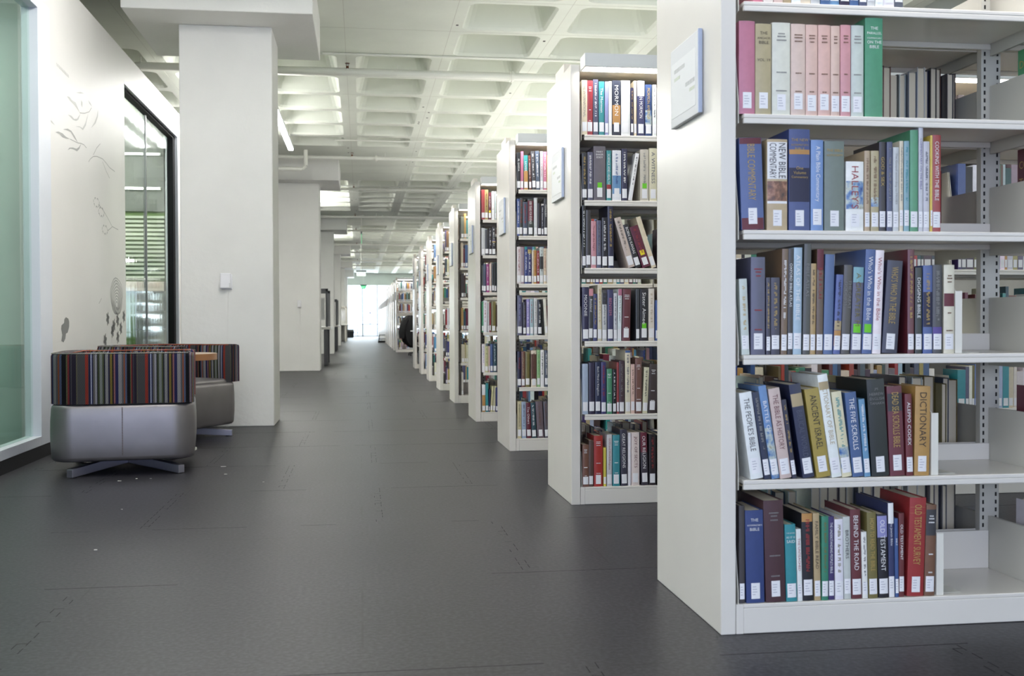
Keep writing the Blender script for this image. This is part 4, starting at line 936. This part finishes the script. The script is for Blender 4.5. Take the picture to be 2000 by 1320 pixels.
for r in range(6):
    # hidden or glimpsed ranges of bookcase two and three
    xs = BOOKS[(1, r)][-1]; mass_row(xs[0] + xs[1] + .004 + (xs[3] < -.1) * .02, 2.03, Y1 + SP, ZS[r]); 
    mass_row(2.09, 2.95, Y1 + SP, ZS[r]); mass_row(3.06, 3.9, Y1 + SP, ZS[r])
    mass_row(1.12, 2.6, Y1 + SP + DW, ZS[r], back=True)
    xs = BOOKS[(2, r)][-1]; mass_row(xs[0] + xs[1] + .004, 2.0, Y1 + 2 * SP, ZS[r]); mass_row(2.1, 3.9, Y1 + 2 * SP, ZS[r]); mass_row(1.12, 2.0, Y1 + 2 * SP + DW, ZS[r], back=True)
    xs = BOOKS[(3, r)][-1]; mass_row(xs[0] + xs[1] + .004, 2.9, Y1 + 3 * SP, ZS[r]); mass_row(1.12, 2.0, Y1 + 3 * SP + DW, ZS[r], back=True)
    if r in (2, 5): mass_row(1.12, 1.5, Y1 + DW, ZS[r], back=True)
    if r in (0, 1): mass_row(1.12, 1.48, Y1 + DW, ZS[r], back=True)
    for k in range(4, 9): mass_row(1.10, 1.10 + (.9 if k < 6 else .6), Y1 + k * SP, ZS[r])
    mass_row(1.10, 2.0, Y1 + 13 * SP, ZS[r])
    for k in range(14, 28): mass_row(1.10, 1.4, Y1 + k * SP, ZS[r], lab=False)
# books in the rest of the second section of the nearest bookcase lie outside the frame except from a step aside
for r in range(1, 6): mass_row(2.33, 2.9, Y1, ZS[r])
me = bpy.data.meshes.new('distant_books'); me.from_pydata(mass.v, [], mass.f); me.update(); me.materials.append(MATS['book_cover_mass'])
at_ = me.color_attributes.new('Col', 'FLOAT_COLOR', 'CORNER')
for p, c in zip(me.polygons, mass.c):
    for li in p.loop_indices: at_.data[li].color = c
mo = bpy.data.objects.new('distant_books', me); C.objects.link(mo)
tag(mo, 'mass of smaller books filling the further bookcases and the glimpsed shelves behind', 'books', None, 'stuff')
pages.build('page_block', 'page', mo); labels.build('call_number_label', 'label_white', mo)

# book ends
def bookend(x, r, lab, m='bookend_white', h=.205, dy=.01, wd=.15, foot=.09):
    t = MB(); pts = [(dy, 0), (dy, h - .02), (dy + .02, h), (dy + wd - .02, h), (dy + wd, h - .02), (dy + wd, 0)]
    t.prism([(a, b + .0008) for a, b in pts], 'x', 0, .0016); t.box(.0016, foot, dy + .02, dy + wd - .02, .0008, .002); t.box(0.0, .022, dy - .0012, dy + .0002, .0008, h - .02)
    o = t.build('bookend', m, loc=(x, Y1, ZS[r])); tag(o, lab, 'bookend', 'metal book ends'); return o
bookend(1.7465, 2, 'white metal book end beside the cream book on the fourth shelf down')
bookend(1.672, 1, 'white metal book end beside the orange tan book on the fifth shelf down')
bookend(1.690, 0, 'white metal book end beside the brown book on the bottom shelf')
bookend(2.094, 0, 'cream book end past the slotted post on the bottom shelf', 'bookend_cream', .235, .06, .12, .005)
# ---------------------------------------------------------------- lounge chairs and the little table
def rrect(hw, hd, r, n=8):
    out = []
    for cx, cy, a0 in ((hw - r, hd - r, 0), (-hw + r, hd - r, 90), (-hw + r, -hd + r, 180), (hw - r, -hd + r, 270)):
        for k in range(n + 1): a = R(a0 + 90 * k / n); out.append((cx + r * math.cos(a), cy + r * math.sin(a)))
    return out
def block(hw, hd, r, z0, z1, rb, name, m, parent, crown=0.):
    """soft upholstered block: stacked rounded rectangles"""
    mb = MB(); rings = []; n = 0
    prof = [(z0, rb)] + [(z0 + rb * (1 - math.cos(a)), rb * (1 - math.sin(a))) for a in (R(30), R(60), R(90))]
    prof += [(z0 + (z1 - z0) * t, -.006 * math.sin(math.pi * t)) for t in (.3, .5, .7)]
    prof += [(z1 - rb * (1 - math.cos(a)), rb * (1 - math.sin(a))) for a in (R(90), R(60), R(30))] + [(z1, rb)]
    for z, ins in prof: q = rrect(hw - ins, hd - ins, max(.01, r - ins)); n = len(q); rings.append([(x, y, z) for x, y in q])
    q = rrect((hw - rb) * .55, (hd - rb) * .55, r * .5); rings.append([(x, y, z1 + crown) for x, y in q])
    vs = [v for rg in rings for v in rg]; fs = []
    for k in range(len(rings) - 1):
        for i in range(n): j = (i + 1) % n; fs.append((k * n + i, k * n + j, (k + 1) * n + j, (k + 1) * n + i))
    fs.append(tuple(range(n))[::-1]); fs.append(tuple((len(rings) - 1) * n + i for i in range(n)))
    return mb.add(vs, fs).build(name, m, parent, smooth=True)
def shell(parent, u0=0.):
    """U-shaped striped back and arms swept along its plan; UV u runs along the sweep so the stripes stay upright"""
    a = .345; r = .10; path = [(.375, -a)]
    n1 = 8
    for k in range(1, 10): path.append((.375 - (.375 + a - r) * k / 9, -a))
    for k in range(1, n1 + 1): g = R(-90 - 90 * k / n1); path.append((-a + r + r * math.cos(g), -a + r + r * math.sin(g)))
    for k in range(1, 10): path.append((-a, -a + r + 2 * (a - r) * k / 9))
    for k in range(1, n1 + 1): g = R(180 - 90 * k / n1); path.append((-a + r + r * math.cos(g), a - r + r * math.sin(g)))
    for k in range(1, 10): path.append((-a + r + (.375 + a - r) * k / 9, a))
    T = .062; z0 = .428; z1 = .728; rb = .022
    prof = [(-T, z0), (-T - .004, z0 + .1), (-T - .004, z0 + .2)] + [(-T + rb - rb * math.cos(R(g)), z1 - rb + rb * math.sin(R(g))) for g in (0, 30, 60, 90)] + [(T - rb + rb * math.sin(R(g)), z1 - rb + rb * math.cos(R(g))) for g in (0, 30, 60, 90)] + [(T, z0 + .15), (T, z0)]
    vs = []; us = []; n = len(prof); s = u0
    for i, (x, y) in enumerate(path):
        p0 = path[max(0, i - 1)]; p1 = path[min(len(path) - 1, i + 1)]; dx, dy = p1[0] - p0[0], p1[1] - p0[1]; l = math.hypot(dx, dy); nx, ny = dy / l, -dx / l   # outward = right of travel? travel runs clockwise
        if i: s += math.hypot(x - path[i - 1][0], y - path[i - 1][1])
        shrink = .0 if 0 < i < len(path) - 1 else .012
        for q, z in prof: q2 = -q; vs.append((x - nx * q2 * -1 if False else x + nx * (-q) * -1 * -1, y + ny * (-q) * -1 * -1, z)); us.append((s, z))
    fs = []; m = len(path)
    for i in range(m - 1):
        for k in range(n - 1): fs.append((i * n + k, (i + 1) * n + k, (i + 1) * n + k + 1, i * n + k + 1))
        fs.append((i * n, i * n + n - 1, (i + 1) * n + n - 1, (i + 1) * n))
    # rounded arm ends
    for e, sg in ((0, -1), (m - 1, 1)):
        base = e * n; x, y = path[e]; k0 = len(vs)
        for q, z in prof: vs.append((x + .03, vs[base + len(vs) - k0][1] * .82 + y * .18, z0 + (z - z0) * .985)); us.append((us[base][0] + .03 + (q + .06) * 1.0, z))
        for k in range(n - 1): fs.append((base + k, base + k + 1, k0 + k + 1, k0 + k))
        fs.append((base, base + n - 1, k0 + n - 1, k0)); fs.append(tuple(k0 + k for k in range(n)))
    me = bpy.data.meshes.new('backrest'); me.from_pydata(vs, [], fs); me.update(); uvl = me.uv_layers.new(name='UVMap')
    for p in me.polygons:
        p.use_smooth = True
        for li in p.loop_indices: uvl.data[li].uv = us[me.loops[li].vertex_index]
    bm = bmesh.new(); bm.from_mesh(me); bmesh.ops.recalc_face_normals(bm, faces=bm.faces); bm.to_mesh(me); bm.free()
    try: me.set_sharp_from_angle(angle=R(50))
    except Exception: pass
    me.materials.append(MATS['stripe_fabric']); o = bpy.data.objects.new('backrest', me); C.objects.link(o); o.parent = parent
    # piping along the outer and inner top edge
    for q, nm, mm in ((T - .004, 'piping', 'piping_orange'), (-T + .004, 'piping', 'piping_grey')):
        mb = MB(); pts = []
        for i, (x, y) in enumerate(path):
            p0 = path[max(0, i - 1)]; p1 = path[min(len(path) - 1, i + 1)]; dx, dy = p1[0] - p0[0], p1[1] - p0[1]; l = math.hypot(dx, dy)
            pts.append((x + dy / l * -q * -1 * -1 if False else x - dy / l * -q * 1 if False else x + (dy / l) * -q * -1, y - (dx / l) * -q * -1, z1 - .004))
        for a_, b_ in zip(pts, pts[1:]): mb.cyl(a_, b_, .003, 6)
        mb.build(nm, mm, o)
    return o
def lounge(label, loc, rz, legs, u0, seam_side):
    t = thing('lounge_chair', label, 'armchair', loc, R(rz), 'striped lounge chairs')
    b = block(.405, .405, .13, .09, .428, .028, 'seat_base', 'vinyl_grey', t)
    s = block(.33, .275, .05, .40, .455, .02, 'seat_cushion', 'vinyl_grey', t, crown=.012); s.location = (.05, 0, 0)
    shell(t, u0)
    sm = MB()   # the upright stitched seam
    for (ax, ay) in ((0, -.412), (-.412, 0), (0, .412)):
        for k in range(30):
            z = .125 + k * .0095
            if ax == 0: sm.box(-.003, .003, ay - .0015, ay + .0025, z, z + .006) if ay < 0 else sm.box(-.003, .003, ay - .0025, ay + .0015, z, z + .006)
            else: sm.box(ax - .0015, ax + .0025, -.003, .003, z, z + .006)
    sm.build('seam', 'stitch', b)
    for a in legs:
        g = R(a - rz); m = MB(); c, s_ = math.cos(g), math.sin(g); L_ = .50; hw = .022
        def q(u, v, z): return (u * c - v * s_, u * s_ + v * c, z)
        m.add([q(0, -hw, .035), q(L_, -hw, .004), q(L_, hw, .004), q(0, hw, .035), q(0, -hw, .094), q(L_, -hw, .052), q(L_, hw, .052), q(0, hw, .094)],
              [(0, 3, 2, 1), (4, 5, 6, 7), (0, 1, 5, 4), (1, 2, 6, 5), (2, 3, 7, 6), (3, 0, 4, 7)])
        lg = m.build('leg', 'brushed', t, bevel=.003)
        f = MB(); f.cyl(q(L_ - .04, 0, 0), q(L_ - .04, 0, .006), .012, 10); f.build('glide', 'screw', lg)
    return t
lounge('square lounge chair with striped back nearest the camera, on a crossed metal foot', (-1.445, 6.965, 0), 7.7, (-41, -118, 139, 62), .10, 0)
lounge('square lounge chair turned at an angle beside the white column, behind the round table', (-1.515, 8.74, 0), -27, (1, 91, 181, 271), .31, 0)
tb = thing('side_table', 'small round wooden table between the two striped lounge chairs', 'table', (-1.345, 7.86, 0))
MB().cyl((0, 0, 0), (0, 0, .012), .185, 40).build('base', 'disc_white', tb, smooth=True)
MB().cyl((0, 0, .012), (0, 0, .64), .024, 20).build('column', 'brushed', tb, smooth=True)
MB().cyl((0, 0, .64), (0, 0, .683), .33, 56).build('tabletop', 'wood_edge', tb, smooth=True)
MB().cyl((0, 0, .683), (0, 0, .685), .325, 56).build('table_surface', 'table_laminate', tb)
# scraps of litter on the floor
rnd = random.Random(2)
for i, (x, y, s) in enumerate(((-1.37, 6.37, .012), (-.86, 6.9, .02), (-.80, 6.55, .012), (-1.29, 6.45, .008), (-1.21, 6.44, .007), (-.55, 6.2, .006), (-1.05, 4.45, .012), (-1.15, 5.4, .007))):
    m = MB(); pts = [(x + s * rnd.uniform(.5, 1) * math.cos(a), y + s * rnd.uniform(.3, .7) * math.sin(a)) for a in [k * math.pi / 4 for k in range(8)]]
    o = m.prism(pts, 'z', .0003, .003).build('paper_scrap', 'crumb')
    tag(o, ('tiny pale scrap on the floor in front of the near lounge chair' if i < 6 else 'tiny pale scrap on the open grey floor of the aisle'), 'scrap', 'scraps by the lounge chair' if i < 6 else 'scraps on the aisle floor')

# ---------------------------------------------------------------- wall boxes on the columns
def wallbox(x0, x1, y, z0, z1, cond, label):
    t = thing('wall_device', label, 'device', ((x0 + x1) / 2, y, z0)); w_ = (x1 - x0) / 2; h = z1 - z0
    MB().box(-w_ + .008, w_, -.012, 0, 0, h - .01).build('back_plate', 'switch_white', t, bevel=.003)
    MB().box(-w_, w_ - .008, -.045, -.012, .008, h).build('device_cover', 'switch_white', t, bevel=.008)
    g = MB()
    for k in range(3): g.box(w_ * .55, w_ * .68, -.0465, -.0445, .02 + k * .012, .027 + k * .012)
    g.build('vent_mark', 'sign_print', t)
    if cond: MB().box(-.008, .012, -.012, 0, -z0 + .002, 0).build('cable_cover', 'column_paint', t)
wallbox(-1.195, -1.097, 9.53, 1.187, 1.327, True, 'white thermostat box with cable cover on the nearest column')
wallbox(-1.15, -1.08, 20.13, 1.165, 1.30, True, 'small white box on the second column further along')

# ---------------------------------------------------------------- pipes, sprinklers, strips, exit signs
pn = 0
for i, y in enumerate((12.4, 18.9, 23.3, 29.5, 33.9, 40.1, 44.5, 50.7, 55.1)):
    r = .042 if i == 0 else .032; z = 3.745
    t = thing('sprinkler_pipe', f'white sprinkler pipe crossing under the ceiling, {ORD[i]} from the camera', 'pipe', (0, y, 0), 0, 'sprinkler pipes under the ceiling')
    MB().cyl((-6.2, 0, z), (9, 0, z), r, 14).build('pipe_run', 'pipe_paint', t, smooth=True)
    c = MB()
    for x in ((1.75,) if i == 0 else (.28,) if i == 1 else (.6,)): c.cyl((x - .025, 0, z), (x + .025, 0, z), r + .014, 14); c.cyl((x - .006, 0, z), (x + .006, 0, z), r + .03, 14)
    c.build('coupling', 'pipe_paint', t, smooth=True)
    for x in (.43, 3.2, -2.4): MB().cyl((x, 0, z), (x, 0, ZC), .006, 8).cyl((x - .008, 0, z), (x + .008, 0, z), r + .006, 12).build('pipe_hanger', 'pipe_paint', t)
    s = thing('sprinkler', f'upright brass sprinkler head on the {ORD[i]} white ceiling pipe', 'sprinkler', (-.135, y - .075, ZC - .075), 0, 'sprinkler heads')
    MB().cyl((0, .012, -.012), (0, .0, 0.0), .010, 8).build('sprinkler_arm', 'pipe_paint', s); MB().cyl((0, 0, -.004), (0, 0, .022), .016, 10).cyl((0, 0, .048), (0, 0, .054), .026, 12).build('sprinkler_body', 'brass', s)
    MB().box(-.016, -.012, -.003, .003, .02, .05).box(.012, .016, -.003, .003, .02, .05).build('sprinkler_frame', 'brass', s)
for i, y in enumerate((11.93, 17.6)):
    o = MB().cyl((-.4, 0, ZC - .012), (9, 0, ZC - .012), .011, 10).build('conduit', 'pipe_paint', smooth=True, loc=(0, y, 0)); tag(o, f'thin white conduit along a ceiling rib, {("nearer" if i == 0 else "further")} of the two', 'conduit')
b = MB()   # the elbowed pipe by the second capital
b.cyl((-1.9, 0, 3.52), (-.98, 0, 3.52), .035, 12); b.cyl((-.98, 0, 3.52), (-.92, 0, 3.58), .035, 12); b.cyl((-.92, 0, 3.58), (-.92, 0, ZC + .01), .035, 12)
o = b.build('drain_pipe', 'pipe_paint', smooth=True, loc=(0, 18.75, 0)); tag(o, 'white elbowed pipe hanging in front of the second capital', 'pipe')
def strip(x, y0, y1, z, lab):
    t = thing('strip_light', lab, 'lamp', (x, y0, z), 0, 'ceiling strip lights')
    MB().box(-.04, .04, 0, y1 - y0, .012, .06).build('lamp_housing', 'housing', t, bevel=.004); MB().box(-.035, .035, .02, y1 - y0 - .02, -.01, .0118).build('diffuser', 'strip_glow', t)
    if y0 > 20 or x > 0: MB().box(-.035, .035, .02, y1 - y0 - .02, .0602, .064).build('added_uplight', 'strip_up', t)  # upward glow added so the ceiling above gets lighter
    h = MB()
    for yy in (.3, y1 - y0 - .3): h.cyl((0, yy, .06), (0, yy, ZC - z + .33), .005, 8)
    h.build('hanging_rod', 'pipe_paint', t)
strip(-1.07, 12.6, 17.2, 3.60, 'bright linear ceiling lamp beside the nearest column, running along the aisle')
strip(-2.9, 14.6, 17.6, 3.60, 'linear ceiling lamp beyond the partition wall')
strip(-1.07, 23.4, 27.4, 3.60, 'linear ceiling lamp past the second column')
strip(-1.07, 34.0, 38.0, 3.60, 'linear ceiling lamp past the third column')
strip(-1.05, 3.4, 8.2, 3.60, 'added unseen ceiling lamp over the lounge chairs beside the partition')  # out of view, added to light column and end panels
strip(-.35, 3.4, 8.2, 3.60, 'added unseen ceiling lamp over the aisle beside the lounge chairs')  # another added above the frame for the column front
strip(-1.6, -.2, 2.8, 3.60, 'added unseen ceiling lamp above the aisle just in front of the camera')  # added overhead out of view to brighten the near aisle
strip(-1.07, -4.4, -.8, 3.60, 'added unseen ceiling lamp above the aisle behind the camera')  # behind the camera, added for surfaces that face it
for i_, (ya, nm_) in enumerate(((12.6, 'nearest'), (23.4, 'second'), (34.0, 'third'), (44.6, 'fourth'), (55.2, 'fifth'))):  # hidden strips added to light the far bays and their ceiling
    strip(-1.75, ya, ya + 4.6, 3.60, f'added unseen ceiling lamp behind the {nm_} column, nearer the left wall')
    strip(-1.42, ya, ya + 4.6, 3.60, f'added unseen ceiling lamp behind the {nm_} column, second of the pair')
    strip(3.6, ya, ya + 4.6, 3.0, f'added unseen ceiling lamp above the bookcases, level with the one past the {nm_} column')
strip(-1.07, 44.6, 48.6, 3.60, 'linear ceiling lamp past the fourth column')
strip(-1.07, 55.2, 59.2, 3.60, 'linear ceiling lamp past the fifth column')
strip(4.6, 23.5, 29.5, 3.60, 'added unseen ceiling lamp above the cross aisle')  # added out of sight to brighten the ceiling over the cross aisle
def exit_sign(x, y, z0, z1, w_, lab, edge=False, fid=False):
    t = thing('exit_sign', lab, 'sign', (x, y, 0)); zt = z1 + .05
    MB().box(-w_ / 2 - .02, w_ / 2 + .02, -.04, .04, z1, zt).build('sign_housing', 'exit_housing', t, bevel=.003)
    MB().cyl((0, 0, zt), (0, 0, ZC + .33), .007, 8).build('hanging_rod', 'pipe_paint', t)
    if fid:
        MB().prism([(-w_ / 2 + .05, z0), (w_ / 2 - .05, z0), (w_ / 2, z1), (-w_ / 2, z1)], 'y', -.008, .008).build('sign_face', 'exit_green', t)
        l = MB(); vs, fs, asp = text_mesh('EXIT'); l.add([((u - .5) * w_ * .5, -.0095, z0 + .04 + v * (z1 - z0 - .08)) for u, v in vs], fs); l.build('sign_lettering', 'exit_white', t)
    else:
        MB().box(-w_ / 2, w_ / 2, -.008, .008, z0, z1).build('sign_face', 'exit_white', t)
        l = MB(); vs, fs, asp = text_mesh('EXIT'); l.add([((u - .5) * w_ * .74, -.0095, z0 + .03 + v * (z1 - z0 - .06)) for u, v in vs], fs); l.build('sign_lettering', 'exit_green', t)
exit_sign(.02, 37, 2.458, 2.60, .30, 'white lit exit sign with green letters hanging over the aisle')
exit_sign(.13, 50, 2.42, 2.56, .26, 'green exit sign hanging near the far window wall', fid=True)
t = thing('exit_sign', 'green exit sign seen edge on, hanging from the ceiling', 'sign', (.03, 30, 0))
MB().box(-.02, .02, -.16, .16, 3.32, 3.38).build('sign_housing', 'exit_housing', t); MB().box(-.006, .006, -.15, .15, 3.06, 3.32).build('sign_face', 'exit_green', t); MB().cyl((0, 0, 3.38), (0, 0, ZC + .33), .007, 8).build('hanging_rod', 'pipe_paint', t); MB().cyl((0, 0, ZC - .02), (0, 0, ZC), .07, 16).build('canopy_plate', 'pipe_paint', t)

# ---------------------------------------------------------------- study desks between the columns, bin, stool, coat
def desk(x1, y0, y1, lab, dark=True):
    m = 'desk_grey' if dark else 'post_paint'; t = thing('study_desk', lab, 'desk', (0, 0, 0), 0, 'study desks between the columns'); x0 = x1 - 1.25
    MB().box(x0, x1, y0, y1, .745, .80).build('desktop', 'desk_top', t, bevel=.004)
    for yy in (y0 + .04, y1 - .10):
        for xx in (x0 + .03, x1 - .14): MB().box(xx, xx + .075, yy, yy + .07, 0, .745).build('leg', m, t, bevel=.004)
    s = MB()
    for yy in (y0 + .02, y1 - .07):
        s = MB(); s.box(x1 - .10, x1 - .05, yy, yy + .05, .80, 1.59); s.box(x0 + .02, x0 + .07, yy, yy + .05, .80, 1.59); s.box(x0 + .02, x1 - .05, yy, yy + .05, 1.53, 1.59); s.build('screen_frame', m, t, bevel=.003)
    MB().box(x0 + .07, x1 - .12, y0 + .035, y0 + .045, .95, 1.40).build('screen_panel', 'sign_plate', t)
    MB().box(x0 + .3, x1 - .3, y1 - .12, y1 - .08, .45, .745).build('modesty_panel', m, t)
desk(-.62, 22.5, 24.2, 'dark-framed study desk with tall screen behind the second column')
desk(-.66, 33.2, 34.9, 'dark-framed study desk with tall screen behind the third column')
desk(-.58, 49.0, 52.0, 'pale study desk close to the far window', False)
t = thing('waste_bin', 'black waste bin with grey lid standing near the far window', 'bin', (-.61, 62.0, 0))
MB().cyl((0, 0, 0), (0, 0, .36), .19, 4, .225).build('bin_body', 'bin_black', t); MB().box(-.2, .2, -.2, .2, .36, .46).build('bin_lid', 'bin_grey', t, bevel=.01); t.rotation_euler = (0, 0, 0)
t = thing('step_stool', 'black step stool standing at the end of a distant bookcase', 'stool', (.92, 46.55, 0))
st_ = MB(); st_.prism([(-.19, .14), (.19, .14), (.17, .17), (-.17, .17)], 'y', -.15, .15); st_.prism([(-.20, .0), (.20, .0), (.19, .09), (-.19, .09)], 'y', -.18, .18); st_.build('lower_step', 'step_black', t, bevel=.004)
MB().prism([(-.15, .31), (.15, .31), (.15, .34), (-.15, .34)], 'y', -.13, .13).build('top_step', 'step_black', t, bevel=.004)
for sx in (-1, 1): MB().prism([(sx * .17, .09), (sx * .14, .09), (sx * .115, .31), (sx * .145, .31)], 'y', -.13, -.09).prism([(sx * .17, .09), (sx * .14, .09), (sx * .115, .31), (sx * .145, .31)], 'y', .09, .13).build('stool_leg', 'step_black', t)
# office chair with a black coat over it, half hidden behind the ninth bookcase
t = thing('office_chair', 'office chair behind the ninth bookcase, mostly under a black coat', 'chair', (1.50, 28.6, 0))
for k in range(5):
    g = R(90 + 72 * k + 60); m = MB(); m.cyl((0, 0, .09), (.27 * math.cos(g), .27 * math.sin(g), .075), .022, 8, .014); lg = m.build('base_spoke', 'chair_black', t)
    MB().cyl((.27 * math.cos(g) - .015, .27 * math.sin(g), .032), (.27 * math.cos(g) + .015, .27 * math.sin(g), .032), .032, 12).build('caster', 'chair_black', lg)
MB().cyl((0, 0, .08), (0, 0, .44), .03, 12).build('gas_lift', 'chair_black', t); MB().box(-.24, .24, -.23, .23, .44, .51).build('seat', 'chair_black', t, bevel=.03)
bk = MB().box(-.24, -.20, -.22, .22, .55, 1.0).build('backrest', 'chair_black', t, bevel=.018); MB().box(-.22, .2, -.30, -.25, .64, .67).build('armrest', 'switch_white', t, bevel=.01)
def coat():
    rings = []; n = 20
    for z, lf, rt_, hd in ((1.06, -.21, -.08, .10), (1.04, -.26, -.04, .19), (.98, -.34, -.03, .26), (.88, -.40, -.03, .30), (.76, -.43, -.04, .31), (.62, -.43, -.03, .30), (.48, -.41, -.02, .29), (.39, -.37, -.0, .27), (.32, -.29, .0, .25), (.26, -.22, .0, .20), (.22, -.16, -.03, .12)):
        cx = (lf + rt_) / 2; hw = (rt_ - lf) / 2
        rings.append([(cx + hw * math.cos(2 * math.pi * k / n) * (1 + .10 * math.sin(5 * k + z * 9)), hd * math.sin(2 * math.pi * k / n) * (1 + .07 * math.sin(3 * k + z * 7)), z + .02 * math.sin(k * 2.1)) for k in range(n)])
    vs = [v for r in rings for v in r]; fs = [(a * n + i, a * n + (i + 1) % n, (a + 1) * n + (i + 1) % n, (a + 1) * n + i) for a in range(len(rings) - 1) for i in range(n)] + [tuple(range(n)), tuple((len(rings) - 1) * n + i for i in range(n))]
    o = MB().add(vs, fs).build('coat', 'coat_black', smooth=True, loc=(1.46, 28.6, 0)); tag(o, 'black padded coat hanging over the office chair by the cross aisle', 'coat')
    s = MB()
    pts = [(-.27, -.24, .95, .085), (-.36, -.28, .80, .09), (-.40, -.28, .62, .085), (-.39, -.24, .46, .075)]
    rr = [[(x + r * math.cos(2 * math.pi * k / 12), y + r * .7 * math.sin(2 * math.pi * k / 12), z) for k in range(12)] for x, y, z, r in pts]
    vs = [v for r in rr for v in r]; fs = [(a * 12 + i, a * 12 + (i + 1) % 12, (a + 1) * 12 + (i + 1) % 12, (a + 1) * 12 + i) for a in range(3) for i in range(12)] + [tuple(range(12)), tuple(36 + i for i in range(12))]
    s.add(vs, fs).build('sleeve', 'coat_black', o, smooth=True)
coat()
# the terrace tables and lamp glimpsed against the bright window
t = thing('high_table', 'long table standing in front of the far window', 'table', (0, 62.5, 0))
MB().box(-.03, 1.9, -.3, .3, .735, .765).build('tabletop', 'outside_blue', t); [MB().box(x, x + .04, -.02, .02, 0, .735).build('leg', 'sign_plate', t) for x in (.1, 1.7)]
t = thing('desk_lamp', 'small lamp on a thin stem standing on the far table', 'lamp', (.53, 62.5, .766))
MB().cyl((0, 0, 0), (0, 0, .62), .008, 8).build('stem', 'outside_blue', t); MB().cyl((0, 0, .61), (0, 0, .68), .05, 12, .03).build('lamp_shade', 'outside_blue', t); MB().cyl((0, 0, 0), (0, 0, .015), .08, 12).build('base', 'outside_blue', t)
t = thing('low_table', 'low pale table by the far window beyond the waste bin', 'table', (-.45, 64.2, 0))
MB().box(-.35, .30, -.3, .3, .68, .70).build('tabletop', 'outside_blue', t); MB().box(-.35, .3, -.3, .3, .25, .27).build('lower_shelf', 'outside_blue', t); [MB().box(x, x + .03, -.02, .02, 0, .68).build('leg', 'sign_plate', t) for x in (-.32, .25)]
